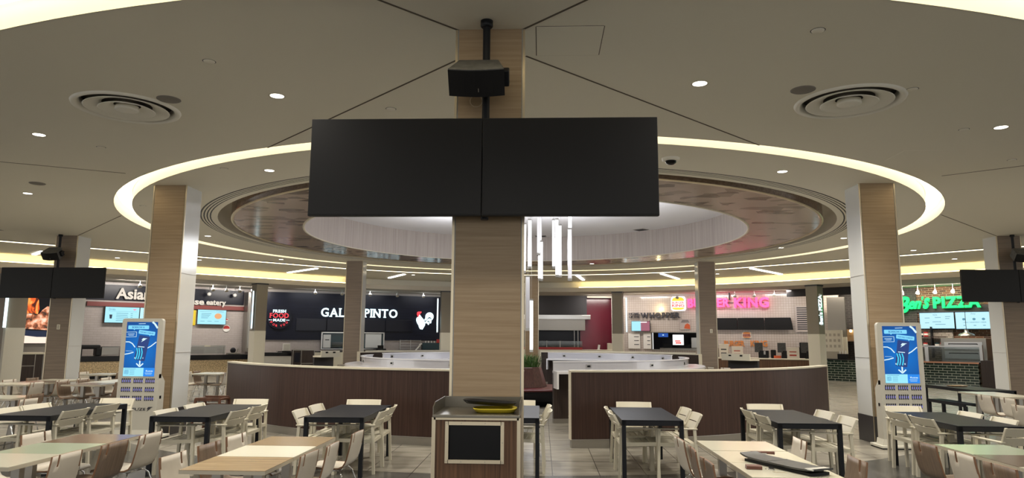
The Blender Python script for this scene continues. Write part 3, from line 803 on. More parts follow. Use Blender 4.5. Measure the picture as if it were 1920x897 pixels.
    art('screen_swipe', 'kiosk_cyan', lambda a: [strip(a, [(u, .48), (u+.035, .56), (u+.02, .63), (u-.01, .69)], .017, .004) for u in (.38, .45, .53)])
    art('screen_banner', 'kiosk_banner', lambda a: a.box(U(0), U(.65), y0, y1, V(1), V(.845)))
    art('screen_banner_end', 'kiosk_banner_blue', lambda a: a.box(U(.65), U(1), y0, y1, V(1), V(.845)))
    def ink(a):
        rrect(a, .04, .17, .885, .965, 0, .004)
        for k in range(4): strip(a, [(.21, .89+.025*k), (.36, .89+.025*k)], .004, .003)
        strip(a, [(.05, .865), (.40, .865)], .005, .003)
    art('screen_small_print', 'kiosk_ink', ink)
    def wr(a):
        fit_text(a, 'fuze', U(.72), U(.95), V(.915), V(.885), y0-.001, ext=.001, off=.01)
        strip(a, [(.70, .94), (.93, .94)], .006, .003); strip(a, [(.72, .965), (.92, .965)], .004, .003)
    art('screen_banner_lettering', 'kiosk_white_art', wr)
    # slot banks, nine of five
    for r_ in range(3):
        for c_ in range(3):
            bx, bz = -.29+c_*.21, .985-r_*.147
            for k in range(5):
                m = MB(); m.box(bx+k*.034, bx+k*.034+.022, -.004, .004, bz-.04, bz+.04); b_ = m.build('battery_slot', 'slot_dark', t)
                m = MB(); m.box(bx+k*.034+.013, bx+k*.034+.019, -.006, -.003, bz-.022, bz+.014); m.build('slot_glow', 'slot_glow', b_)
    m = MB(); fit_text(m, 'charge', -.30, -.085, .475, .52, -.004, ext=.002); m.build('lettering', 'lettering_dark', t)
    m = MB(); fit_text(m, 'FUZE', -.06, .17, .485, .53, -.004, ext=.002, off=.008); m.build('lettering', 'lettering_dark', t)
    m = MB(); m.prism([(.215, .545), (.29, .548), (.24, .525), (.26, .524), (.19, .475), (.215, .512), (.19, .512)], -.006, 0)
    m.build('bolt_logo', 'lettering_dark', t)
    m = MB()
    m.box(-w-.05, w+.05, -.03, .40, .02, .06, bev=.006)
    m.prism([(-w-.02, .06), (w+.02, .06), (w, .16), (-w, .16)], -.004, .24)
    m.build('base_plate', 'kiosk_white', t)
    m = MB(); m.box(-w-.04, w+.04, -.02, .39, 0, .02); m.build('plinth', 'black_metal', t)
    return t
k1 = kiosk(False); place(k1, (-6.46, 5.60, 0)); k1['label'] = 'white charging kiosk with blue screen before the left oak column'; k1['group'] = 'charging kiosks'
k2 = kiosk(True); place(k2, (6.40, 5.60, 0)); k2['label'] = 'white charging kiosk with blue screen before the right oak column'; k2['group'] = 'charging kiosks'

# ------------------------------------------------------------------ booth half walls and round bar
def booth(a0, a1, label, r=7.69, z=1.235, inner=False, m_='walnut_booth'):
    """half wall: angle from +Y clockwise"""
    t = thing('booth_wall', (CX, CY, 0), label, 'half wall')
    c = (0, 0); th = .14
    m = MB(); m.ringbox(r-th, r, .13, z-.03, a0, a1, 64, c=c); m.build('panelling', m_, t)
    m = MB(); m.ringbox(r-th-.012, r+.012, z-.03, z, a0, a1, 64, c=c); m.build('top_cap', 'cream_cap', t)
    e = .25
    for a, b in ((a0, a0-e*(1 if a1 > a0 else -1)*.55), (a1, a1+e*(1 if a1 > a0 else -1)*.55)):
        m = MB(); m.ringbox(r-th-.012, r+.012, .13, z, a, b, 2, c=c); m.build('end_cap', 'cream_cap', t)
    m = MB(); m.ringbox(r-th-.004, r+.006, 0, .13, a0, a1, 64, c=c); m.build('skirting', 'skirting', t)
    m = MB(); m.ringbox(r-.002, r+.009, .128, .136, a0, a1, 64, c=c); m.build('skirting_trim', 'steel', t)
booth(187.2, 232.5, 'curved dark walnut half wall left of the aisle')
booth(172.9, 123.5, 'curved dark walnut half wall right of the aisle')
booth(-50, -3.5, 'dark half wall at the far side of the round bar, left of the planter', 7.69, 1.255, True, 'walnut_dark')
booth(50, 3.5, 'dark half wall at the far side of the round bar, right of the planter', 7.69, 1.255, True, 'walnut_dark')
def bar(a0, a1, r, slab, label, ex_end):
    t = thing('bar_counter', (CX, CY, 0), label, 'bar counter')
    c = (0, 0)
    m = MB(); m.ringbox(r-.07, r+.07, .09, 1.03, a0, a1, 48, c=c); m.build('base_cabinet', 'walnut_dark', t)
    m = MB(); m.ringbox(r-.065, r+.075, 0, .09, a0, a1, 48, c=c); m.build('skirting', 'skirting', t)
    m = MB(); m.ringbox(slab[0], slab[1], 1.025, 1.075, a0, a1, 48, c=c)
    m.build('counter_slab', 'white_counter', t)
    m = MB(); m.ringbox(r-.022, r+.022, 1.075, 1.255, a0, a1, 48, c=c); m.build('upstand', 'bar_panel', t)
    m = MB(); m.ringbox(r-.045, r+.045, 1.255, 1.275, a0, a1, 48, c=c); m.build('rail_cap', 'white_counter', t)
    m = MB()
    A = math.copysign(1, a1-a0)
    m.ringbox(slab[0]-.0, slab[1]+.0, .72, 1.03, a0, a0+A*.5, 1, c=c); m.build('end_panel', 'white_counter', t)
    n = 4
    for k in range(n):
        a = a0+(a1-a0)*(.12+.8*k/(n-1)); p = Vector((math.sin(R(a)), math.cos(R(a)), 0)); s_ = math.copysign(1, slab[1]-r-.1)
        q = p*(r+.026*s_) + Vector((0, 0, 1.165)); Mx = Matrix.Translation(q) @ Matrix.Rotation(-R(a), 4, 'Z')
        m = MB(); m.box(-.055, .055, -.008, .008, -.035, .035, M=Mx); b_ = m.build('power_box', 'steel', t)
        m = MB(); m.box(-.035, .035, -.011, .011, -.02, .02, M=Mx); m.build('socket_face', 'black_plastic', b_)
    return t
bar(170.5, 84, 4.32, (4.25, 4.76), 'round white bar counter with power boxes, near right arc', 0)
bar(-170.5, -84, 4.32, (4.25, 4.76), 'round white bar counter with power boxes, near left arc', 0)
bar(8, 62, 5.0, (4.55, 5.07), 'round white bar counter behind, far right arc', 0)
bar(-8, -62, 5.0, (4.55, 5.07), 'round white bar counter behind, far left arc', 0)

# outer white counter ring beside the far columns
def high_counter(a0, a1, label, r=9.45):
    t = thing('high_counter', (CX, CY, 0), label, 'counter'); c = (0, 0)
    m = MB(); m.ringbox(r-.22, r+.26, 1.03, 1.08, a0, a1, 32, c=c); m.build('counter_slab', 'cream_laminate', t)
    m = MB(); m.ringbox(r-.24, r-.20, 1.03, 1.265, a0, a1, 32, c=c); m.build('upstand', 'cream_laminate', t)
    m = MB(); m.ringbox(r+.16, r+.24, 0, 1.03, a0, a1, 32, c=c); m.build('base_panel', 'charcoal', t)
    for k in range(2):
        a = a0+(a1-a0)*(.3+.4*k); p = Vector((math.sin(R(a)), math.cos(R(a)), 0))*(r-.245)+Vector((0, 0, 1.2))
        m = MB(); m.box(-.05, .05, -.008, .008, -.025, .025, M=Matrix.Translation(p) @ Matrix.Rotation(-R(a), 4, 'Z')); m.build('power_box', 'black_plastic', t)
high_counter(-53, -48.2, 'cream high counter left of the far left column')
high_counter(-41.5, -2.5, 'long cream high counter between far left column and aisle')
high_counter(2.5, 41.5, 'long cream high counter between aisle and far right column')
high_counter(48.2, 55.5, 'cream high counter right of the far right column')

# planter bench in the middle
t = thing('planter_bench', (CX, CY, 0), 'round walnut planter with red bench seat in the aisle centre', 'planter')
m = MB(); m.lathe([(.62, .46), (.47, .96), (.44, .985), (.40, .985), (.40, .9)], n=12, smooth=False); m.build('planter_tub', 'red_wood', t)
m = MB(); m.disc(.42, (0, 0, .93), 24); m.build('soil', 'soil', t)
m = MB(); m.lathe([(.58, .455), (1.26, .455), (1.30, .44), (1.30, .41), (1.26, .395), (.6, .395)], n=48); m.build('bench_seat', 'red_leather', t)
m = MB(); m.lathe([(1.25, .395), (1.25, .15), (.7, .15)], n=48); m.lathe([(.9, .15), (.9, 0)], n=32); m.build('bench_base', 'black_plastic', t)
m = MB()
for k in range(260):
    a = random.random()*2*PI; r0 = .40*math.sqrt(random.random()); sp = random.uniform(.08, .38); h = random.uniform(.22, .50)
    p0 = Vector((r0*math.cos(a), r0*math.sin(a), .93)); b_ = a+random.uniform(-.8, .8); d_ = Vector((math.cos(b_), math.sin(b_), 0))
    p1 = p0+d_*sp*.4+Vector((0, 0, h*.75)); p2 = p0+d_*sp+Vector((0, 0, h*random.uniform(.75, 1)))
    w = d_.cross(Vector((0, 0, 1)))*.008
    v = m._v([p0-w, p0+w, p1+w, p1-w, p2]); m._f([v[0], v[1], v[2], v[3]]); m._f([v[3], v[2], v[4]])
gr = m.build('grass_plant', 'leaf'); gr.location = (CX, CY, 0); tag(gr, 'green grassy plant growing in the walnut planter', 'plant')

# ------------------------------------------------------------------ hanging light tubes
PT = [(.145, 12.9, 3.66, 5.06, .10, 1), (.00, 12.75, 3.52, 4.92, .085, 1), (.41, 13.0, 4.04, 5.30, .13, 0), (.405, 12.8, 3.32, 4.06, .06, 1), (.475, 12.95, 3.32, 4.46, .07, 1), (.805, 12.9, 3.66, 5.06, .07, 1),
      (.895, 12.8, 3.42, 5.06, .085, 1), (.985, 12.95, 3.42, 4.92, .085, 1), (1.27, 13.1, 4.77, 5.34, .10, 1), (1.25, 12.85, 3.32, 4.80, .11, 0), (.10, 12.6, 1.95, 3.45, .11, 0), (.195, 12.85, 1.38, 2.82, .09, 1)]
PTL = ['wide lit tube nearest the front column', 'lit tube half hidden by the front column', 'upper unlit grey tube left of the lit pair', 'shorter slim lit tube of the low left pair', 'longer slim lit tube of the low left pair', 'slim lit tube at left of the middle three',
       'long lit tube in the middle of the three', 'lit tube at right of the middle three', 'short lit tube highest on the right', 'long unlit grey tube farthest right', 'low unlit grey tube above the planter', 'lowest tube hanging above the planter plant']
for (x, y, z0, z1, w, on), l in zip(PT, PTL):
    t = thing('pendant_tube', (x, y, 0), 'square hanging light: ' + l, 'pendant light', 0, 'hanging light tubes')
    m = MB(); m.box(-w/2, w/2, -w/2+.004, w/2, z0, z1); m.build('housing', 'column_white', t)
    m = MB(); m.box(-w/2-.002, w/2+.002, -w/2-.002, w/2+.002, z0, z0+.07); m.box(-w/2-.002, w/2+.002, -w/2-.002, w/2+.002, z1-.05, z1); m.build('end_cap', 'steel', t)
    m = MB(); m.box(-w/2+.006, w/2-.006, -w/2-.001, -w/2+.006, z0+.07, z1-.05); m.build('diffuser', 'pendant_led' if on else 'white_counter', t)
    m = MB(); m.cyl(.004, (0, 0, z1), CEIL+.86-z1, 6); m.build('cord', 'steel', t)

# ------------------------------------------------------------------ seating: armchairs
def armchair():
    t = thing('armchair', (0, 0, 0), '', 'chair')
    W = .265
    m = MB()
    for k in range(6):   # slats run side to side, dipping in the middle of the depth
        y = .215-k*.078; z = .445-.012*math.sin(PI*k/5)-.012*k/5; n = 6
        for j in range(n):
            x0 = -W+.02+(2*W-.04)*j/n; x1 = -W+.02+(2*W-.04)*(j+1)/n
            m.box(x0, x1, y-.068, y, z-.016, z)
    m.build('seat', 'chair_white', t)
    m = MB()
    for s_ in (-1, 1): m.bar((s_*(W-.005), .23, .425), (s_*(W-.005), -.23, .41), .03, .045)
    m.bar((-W, .225, .42), (W, .225, .42), .03, .05); m.bar((-W, -.225, .41), (W, -.225, .41), .03, .04)
    m.build('seat_frame', 'chair_white', t)
    for s_ in (-1, 1):
        m = MB(); m.bar((s_*W, .245, 0), (s_*W, .225, .612), .036, .036); m.build('leg', 'chair_white', t)
        m = MB(); m.bar((s_*W, -.255, 0), (s_*W, -.225, .615), .036, .036); m.build('leg', 'chair_white', t)
        m = MB(); m.box(s_*W-.026, s_*W+.026, -.26, .262, .608, .626, bev=.005); m.build('armrest', 'chair_white', t)
    # back: uprights leaning back, two broad curved slats
    for s_ in (-1, 1):
        m = MB(); m.bar((s_*(W-.012), -.225, .61), (s_*(W-.012), -.312, .782), .03, .022, up=(0, 1, 0)); m.build('back_upright', 'chair_white', t)
    m = MB(); n = 10
    for z0, z1 in ((.585, .674), (.688, .785)):
        A = []
        for k in range(n+1):
            x = -W+2*W*k/n; bow = .035*(1-(x/W)**2)
            L = []
            for z in (z0, z1):
                y = -.212-(z-.585)*.53-bow
                L += [(x, y, z), (x, y-.016, z)]
            A.append(m._v(L))
        for a, b in zip(A[:-1], A[1:]):
            for i, j in ((0, 1), (1, 3), (3, 2), (2, 0)): m._f([a[i], a[j], b[j], b[i]])
        m._f([A[0][0], A[0][1], A[0][3], A[0][2]]); m._f([A[-1][0], A[-1][1], A[-1][3], A[-1][2]])
    m.build('backrest', 'chair_white', t)
    return t
def black_table(x0, x1, y0, y1, label, first=[None], z=.74):
    cx, cy = (x0+x1)/2, (y0+y1)/2
    if first[0] is None:
        w, d_ = .385, .83
        t = thing('dining_table', (0, 0, 0), '', 'table')
        m = MB()
        m.box(-w, w, -d_, d_, z-.012, z, bev=.003); m.build('tabletop', 'table_black', t)
        m = MB()
        for a, b in (((-w+.02, -d_), (-w+.02, d_)), ((w-.02, -d_), (w-.02, d_))): m.bar((*a, z-.04), (*b, z-.04), .04, .056)
        for y in (-d_+.02, d_-.02): m.bar((-w, y, z-.04), (w, y, z-.04), .04, .056)
        m.build('apron', 'black_metal', t)
        for sx in (-1, 1):
            for sy in (-1, 1):
                m = MB(); m.box(sx*w-.05*(sx > 0), sx*w+.05*(sx < 0), sy*d_-.05*(sy > 0), sy*d_+.05*(sy < 0), 0, z-.012); m.build('leg', 'black_metal', t)
        first[0] = t; o = t
    else: o = dup(first[0], (0, 0, 0), 0, label)
    o.location = (cx, cy, 0); o['label'] = label; o['group'] = 'black dining tables'
    return o
TB = [(-6.51, -5.74, 2.47, 4.13, 'leftmost black table', [('L', 2.5), ('L', 3.02), ('R', 2.44), ('R', 3.10), ('F', -5.83)]),
      (-4.50, -3.73, 2.54, 4.22, 'black table before left kiosk', [('L', 2.52), ('L', 3.26), ('R', 2.64), ('R', 3.24), ('F', -3.84)]),
      (-2.56, -1.79, 2.68, 4.34, 'black table before left booth', [('L', 2.70), ('L', 3.34), ('R', 2.77), ('R', 3.28), ('F', -2.18)]),
      (-.33, .44, 2.84, 4.5, 'black table behind front column', [('R', 2.98), ('R', 3.58), ('F', .12)]),
      (1.48, 2.25, 2.73, 4.40, 'black table beside the aisle', [('L', 2.78), ('L', 3.36), ('R', 2.76), ('R', 3.40), ('F', 1.82)]),
      (3.37, 4.14, 2.58, 4.26, 'black table before right booth', [('L', 2.72), ('L', 3.34), ('R', 2.52), ('R', 3.20), ('F', 3.70)]),
      (5.46, 6.26, 2.48, 4.18, 'black table before right kiosk', [('L', 2.62), ('L', 3.23), ('R', 2.57), ('R', 3.24), ('F', 5.62), ('N', 5.92)])]
A0 = armchair(); used = []
BACK = {'leftmost black table': (-.14, .08), 'black table before left kiosk': (0, .19), 'black table before left booth': (-.20, .14), 'black table behind front column': (-.1, .12), 'black table beside the aisle': (-.07, .25), 'black table before right booth': (-.04, .21), 'black table before right kiosk': (-.15, .05)}
for x0, x1, y0, y1, nm, ch in TB:
    black_table(x0, x1, y0, y1, {'leftmost black table': 'long black metal table cut by the left frame edge'}.get(nm, 'long black metal dining ' + nm.replace('black ', '')))
    cnt = {}
    for s_, v in ch:
        cnt[s_] = cnt.get(s_, 0)+1; k = cnt[s_]
        if s_ in 'LR': v = -6.315+1.045*(v+6.315)
        if s_ == 'L': p, rz = (x0+BACK[nm][0]+.31, v, 0), -PI/2
        elif s_ == 'R': p, rz = (x1+BACK[nm][1]-.31, v, 0), PI/2
        elif s_ == 'F': p, rz = (.465+1.045*(v-.465), y1+.06, 0), PI
        else: p, rz = (v, y0-.22, 0), 0
        rz += random.uniform(-.04, .04)
        side = {'L': 'left side', 'R': 'right side', 'F': 'far end', 'N': 'near end'}[s_]
        lab = 'white slatted armchair, ' + (('nearer' if k == 1 else 'farther') + ' one on ' if s_ in 'LR' else 'at ') + side + ' of ' + nm
        if not used: o = A0; place(o, p, rz); o['label'] = lab; o['group'] = 'white slatted armchairs'
        else: o = dup(A0, p, rz, lab, 'white slatted armchairs')
        used.append(o)

# far black table with its bench at right
t = thing('dining_table', (9.86, 9.76, 0), 'black metal table with a wooden tray, beside the green tiled counter', 'table')
m = MB(); m.box(-.40, .40, -1.0, 1.0, .728, .74); m.build('tabletop', 'table_black', t)
m = MB()
for x in (-.38, .38): m.bar((x, -1, .70), (x, 1, .70), .04, .056)
for y in (-.98, .98): m.bar((-.4, y, .70), (.4, y, .70), .04, .056)
m.build('apron', 'black_metal', t)
for sx in (-1, 1):
    for sy in (-1, 1):
        m = MB(); m.box(sx*.375-.025, sx*.375+.025, sy*.975-.025, sy*.975+.025, 0, .728); m.build('leg', 'black_metal', t)
t = thing('bench', (9.42, 9.55, 0), 'black metal bench pushed against the far right black table', 'bench')
m = MB()
for k in range(3): m.box(-.17+k*.12, -.06+k*.12, -.72, .72, .43, .45)
m.build('seat', 'table_black', t)
m = MB(); m.bar((-.16, -.7, .41), (-.16, .7, .41), .04, .04); m.bar((.17, -.7, .41), (.17, .7, .41), .04, .04); m.build('apron', 'black_metal', t)
for sx in (-.15, .16):
    for sy in (-.68, .68):
        m = MB(); m.box(sx-.03, sx+.03, sy-.03, sy+.03, 0, .41); m.build('leg', 'black_metal', t)
tr = tray('tray', .20, .14, .018, (9.78, 10.0, .748), (0, 0, .3), 'top_oak', 'tan wooden tray left on the far black table'); del tr['group']

# ------------------------------------------------------------------ seating: plywood shell chairs
def shell_chair(colour):
    t = thing('dining_chair', (0, 0, 0), '', 'chair')
    prof = [(.225, .425), (.21, .443), (.14, .45), (.04, .442), (-.06, .438), (-.12, .442), (-.165, .462), (-.19, .50), (-.205, .55), (-.218, .61), (-.23, .67), (-.238, .72), (-.245, .77), (-.25, .825)]
    prof = [(y, z if z < .5 else .5+(z-.5)*.88) for y, z in prof]
    wid = [.185, .195, .20, .205, .205, .205, .205, .205, .206, .206, .205, .203, .20, .197]
    xs = [-1, -.9, -.75, -.55, -.42, -.30, 0, .35, .6, .8, .93, 1]
    m = MB(); bm = m.bm; rows = []
    for (y, z), w in zip(prof, wid):
        rows.append(m._v([(u*w, y+(.012*(1-u*u) if z > .5 else 0), z - (0 if z > .5 else -.006*u*u)) for u in xs]))
    for i in range(len(rows)-1):
        for j in range(len(xs)-1):
            if i >= len(rows)-3 and j == 3: continue          # the hand slot, open at the top
            m._f([rows[i][j], rows[i][j+1], rows[i+1][j+1], rows[i+1][j]], 0, True)
    bmesh.ops.recalc_face_normals(bm, faces=bm.faces[:])
    bmesh.ops.solidify(bm, geom=bm.faces[:], thickness=.013)
    for f_ in bm.faces:
        if min(e.calc_length() for e in f_.edges) < .0145 and len(f_.verts) == 4:
            ls = sorted(e.calc_length() for e in f_.edges)
            if ls[1] < .0145: f_.material_index = 1; f_.smooth = False
    m.build('seat_shell', [colour, 'ply_edge'], t)
    for s_ in (-1, 1):
        m = MB(); m.tube([(s_*.205, .235, .008), (s_*.195, .20, .25), (s_*.18, .165, .385), (s_*.14, .14, .422), (s_*.10, .135, .428)], .0085, 7); m.build('leg', 'chrome', t)
        m = MB(); m.tube([(s_*.205, -.235, .008), (s_*.195, -.19, .25), (s_*.18, -.14, .385), (s_*.14, -.115, .418), (s_*.10, -.11, .424)], .0085, 7); m.build('leg', 'chrome', t)
    m = MB(); m.tube([(-.10, .135, .428), (.10, .135, .428)], .008, 6); m.tube([(-.10, -.11, .424), (.10, -.11, .424)], .008, 6)
    for s_ in (-1, 1): m.tube([(s_*.12, .14, .424), (s_*.12, -.11, .42)], .008, 6)
    m.build('seat_frame', 'chrome', t)
    return t
C0, C1 = shell_chair('shell_cream'), shell_chair('shell_brown'); cu = {0: False, 1: False}
def put_chair(kind, x, y, rz, label, group='plywood shell chairs'):
    src = (C0, C1)[kind]
    if not cu[kind]:
        cu[kind] = True; place(src, (x, y, 0), rz); src['label'] = label; src['group'] = group; return src
    return dup(src, (x, y, 0), rz, label, group)
LT = {}
def light_table(x0, x1, y0, y1, top, label, group='laminate table units'):
    w, d_ = (x1-x0)/2, (y1-y0)/2
    key = (round(w, 3), round(d_, 3), top)
    t = thing('cafe_table', ((x0+x1)/2, (y0+y1)/2, 0), label, 'table', 0, group)
    m = MB(); m.box(-w, w, -d_+.002, d_-.002, .708, .736); m.build('table_edge', 'table_edge', t)
    m = MB(); m.box(-w+.001, w-.001, -d_+.003, d_-.003, .7355, .74); m.build('tabletop', top, t)
    for s_ in (-1, 1):
        m = MB(); m.box(s_*.17-.035, s_*.17+.035, -.03, .03, .015, .70); m.box(s_*.17-.05, s_*.17+.05, -d_*.7, d_*.7, .69, .708); m.build('post', 'brushed', t)
        m = MB(); m.box(s_*.17-.045, s_*.17+.045, -d_*.85, d_*.85, 0, .016, bev=.004); m.build('foot', 'brushed', t)
    return t
for x0, x1, tops, nm in ((-4.29, -3.64, ('top_cream', 'top_green', 'top_walnut'), 'left'), (-2.30, -1.63, ('top_oak', 'top_white', 'top_walnut'), 'middle')):
    ys = (-.92, -.295, .31, .92)
    for i in range(3):
        lab = {('left', 0): 'cream topped table unit, nearest in the leftmost row', ('left', 1): 'pale green table unit in the leftmost row', ('left', 2): 'glossy walnut table unit ending the leftmost row',
               ('middle', 0): 'tan oak table unit left of the tray return unit', ('middle', 1): 'white table unit between two wood topped units', ('middle', 2): 'greyish walnut table unit behind the white unit'}[(nm, i)]
        light_table(x0, x1, ys[i], ys[i+1], tops[i], lab)
for i, (a, b) in enumerate(((-.88, -.26), (-.255, .36), (.375, 1.0))):
    light_table(2.03, 2.715, a, b, ('top_cream', 'top_cream', 'top_cream')[i], ['cream table unit carrying the black board and wallet', 'cream table unit behind the one with the wallet', 'cream table unit farthest back in the row with the board'][i])
for i, (a, b) in enumerate(((-.9, -.28), (-.28, .33), (.33, .96))):
    light_table(4.35, 5.02, a, b, ('top_cream', 'top_grey', 'top_green')[i], ['cream table unit at the lower right frame corner', 'greyish brown table unit in the rightmost row', 'pale green table unit ending the rightmost row'][i])
LC = [(0, -3.27, -.79, 'L', 'cream shell chair on right of the leftmost row, nearest one'), (1, -3.23, -.22, 'L', 'brown shell chair on right of the leftmost row'), (0, -3.25, .38, 'L', 'cream shell chair on right of the leftmost row, farthest one'),
      (0, -4.36, .32, 'R', 'cream shell chair on left of the leftmost row, beside pale green unit'), (0, -4.36, -.35, 'R', 'cream shell chair on left of the leftmost row, nearest one'),
      (0, -2.45, -.75, 'R', 'cream shell chair left of the tan oak table unit'), (1, -2.44, -.17, 'R', 'brown shell chair left of the white table unit'), (0, -2.44, .37, 'R', 'cream shell chair left of the greyish walnut unit'),
      (0, -1.385, -.60, 'L', 'cream shell chair right of the tan oak unit, nearest the return unit'), (0, -1.34, -.13, 'L', 'cream shell chair right of the white table unit'), (0, -1.33, .67, 'L', 'cream shell chair right of the greyish walnut unit'),
      (0, 1.75, .48, 'R', 'cream shell chair left of the board table row, farthest one'), (1, 1.745, -.12, 'R', 'brown shell chair left of the board table row, middle one'), (1, 1.73, -.70, 'R', 'brown shell chair left of the board table row, nearest one'),
      (0, 2.91, .57, 'L', 'cream shell chair right of the board table row'), (1, 2.97, -.50, 'L', 'brown shell chair right of the board table row'),
      (1, 3.94, .37, 'R', 'brown shell chair beside the pale green end unit at right'), (0, 3.94, -.20, 'R', 'cream shell chair beside the greyish brown unit at right'), (1, 3.90, -.74, 'R', 'brown shell chair beside the cream corner unit at right')]
for k, x, y, s_, l in LC:
    d_ = .25; x = .465+1.045*(x-.465); y = -6.315+1.045*(y+6.315)
    if s_ == 'L': put_chair(k, x-d_, y, PI/2+random.uniform(-.05, .05), l)
    else: put_chair(k, x+d_, y, -PI/2+random.uniform(-.05, .05), l)
# tables and chairs in the left rear
for x0, x1, y0, y1, tp, l in ((-10.95, -10.12, 7.85, 8.5, 'top_cream', 'cream table unit at left rear, nearest of its row'), (-10.95, -10.12, 8.5, 9.15, 'top_grey', 'grey wood table unit at left rear, middle of its row'), (-10.95, -10.12, 9.15, 9.8, 'top_cream', 'cream table unit at left rear, farthest of its row'),
                          (-11.9, -11.05, 7.85, 8.5, 'top_cream', 'cream table unit at the left frame edge in the rear'),
                          (-9.46, -8.6, 7.95, 8.62, 'top_grey', 'grey table unit just left of the left kiosk, nearest'), (-9.46, -8.6, 8.62, 9.3, 'top_white', 'white table unit just left of the left kiosk, middle'), (-9.46, -8.6, 9.3, 10.0, 'top_white', 'white table unit just left of the left kiosk, farthest'),
                          (-11.6, -10.8, 11.7, 12.5, 'top_white', 'white table before the speckled tan counter'), (-8.75, -8.0, 4.72, 5.4, 'top_cream', 'cream table behind the leftmost black table'),
                          (-9.05, -8.2, 12.4, 13.4, 'top_white', 'white table seen between left oak column and booth wall'), (8.9, 9.6, 7.05, 7.75, 'top_cream', 'cream table before the right screen column, nearer unit'), (8.9, 9.6, 7.75, 8.45, 'top_cream', 'cream table before the right screen column, farther unit')):
    light_table(x0, x1, y0, y1, tp, l, 'laminate tables in the rear')
RC = [(0, -9.95, 7.95, 'L', 'cream shell chair at left rear right of the nearest cream unit'), (0, -9.98, 8.75, 'L', 'cream shell chair at left rear right of the grey unit'), (0, -9.98, 9.45, 'L', 'cream shell chair at left rear right of the farthest unit'),
      (1, -9.62, 8.25, 'R', 'brown shell chair left of the grey unit by the kiosk'), (1, -9.64, 8.95, 'R', 'brown shell chair left of the white middle unit by the kiosk'), (0, -9.62, 9.7, 'R', 'cream shell chair left of the farthest white unit by the kiosk'),
      (1, -8.42, 8.35, 'L', 'brown shell chair right of the grey unit by the kiosk'), (1, -8.42, 9.2, 'L', 'brown shell chair right of the white unit by the kiosk'), (0, -11.15, 8.7, 'R', 'cream shell chair at far left of the rear row, nearer one'), (1, -11.15, 9.4, 'R', 'brown shell chair at far left of the rear row, farther one'),
      (1, -10.65, 12.0, 'L', 'brown shell chair right of the white table by speckled counter'), (0, -11.75, 12.1, 'R', 'cream shell chair left of the white table by speckled counter'), (0, -7.35, 4.25, 'L', 'cream shell chair behind the second black table'), (1, -7.85, 5.05, 'L', 'brown shell chair beside the cream table behind leftmost black table'),
      (0, -9.2, 12.65, 'R', 'cream shell chair left of the table seen behind the oak column'), (1, -9.2, 13.15, 'R', 'brown shell chair left of the table behind the oak column'), (0, -8.05, 12.6, 'L', 'cream shell chair right of the table behind the oak column'), (0, -8.05, 13.2, 'L', 'cream shell chair right of that table, nearer the booth wall'),
      (0, 8.44, 6.85, 'R', 'cream shell chair before the right screen column, farther one'), (0, 8.46, 6.25, 'R', 'cream shell chair before the right screen column, nearer one'), (0, 7.74, 4.85, 'R', 'cream shell chair at right frame edge behind black table')]
for k, x, y, s_, l in RC:
    if s_ == 'L': put_chair(k, x-.25, y, PI/2, l, 'shell chairs in the rear')
    else: put_chair(k, x+.25, y, -PI/2, l, 'shell chairs in the rear')
for a, l in ((-49, 'cream shell chair tucked under the cream counter left of far column'), (1.0, 'cream shell chair behind the planter plant'), (46.7, 'cream shell chair under the right cream counter, left one'), (51.0, 'cream shell chair under the right cream counter, right one')):
    p = polar(a, 9.05 if a != 1.0 else 8.6); put_chair(0, p.x, p.y, -R(a), l, 'shell chairs at the far counters')

# bar stools between booth wall and bar
t0 = thing('bar_stool', (0, 0, 0), '', 'stool')
m = MB(); m.lathe([(.001, .76), (.16, .76), (.18, .745), (.17, .73), (.001, .73)], n=24); m.build('seat', 'black_plastic', t0)
for k in range(4):
    a = PI/4+k*PI/2; m = MB(); m.tube([(.11*math.cos(a), .11*math.sin(a), .73), (.21*math.cos(a), .21*math.sin(a), .008)], .011, 7); m.build('leg', 'chrome', t0)
m = MB(); m.tube([(.175*math.cos(2*PI*k/20), .175*math.sin(2*PI*k/20), .25) for k in range(20)], .009, 6, closed=True); m.build('foot_ring', 'chrome', t0)
t0.location = polar(167.5, 5.4); t0['label'] = 'chrome legged bar stool beside the aisle, left one'; t0['group'] = 'bar stools at the round bar'
dup(t0, polar(161, 5.45), .3, 'chrome legged bar stool right of the aisle end stool', 'bar stools at the round bar')

# wooden high chair
t = thing('high_chair', (-5.02, 5.35, 0), 'dark wooden child high chair standing beside the left kiosk', 'high chair')
for sx in (-1, 1):
    for sy in (-1, 1):
        m = MB(); m.bar((sx*.24, sy*.24, 0), (sx*.20, sy*.17, .72), .035, .035); m.build('leg', 'high_chair_wood', t)
m = MB(); m.box(-.19, .19, -.16, .17, .46, .485); m.build('seat', 'high_chair_wood', t)
m = MB()
for sx in (-1, 1): m.bar((sx*.20, -.17, .72), (sx*.20, .17, .72), .045, .03); m.bar((sx*.215, -.19, .45), (sx*.215, .19, .45), .03, .05)
m.bar((-.2, -.17, .72), (.2, -.17, .72), .04, .05); m.bar((-.2, .17, .72), (.2, .17, .72), .04, .07); m.bar((-.2, .17, .60), (.2, .17, .60), .02, .05)
m.build('rail', 'high_chair_wood', t)

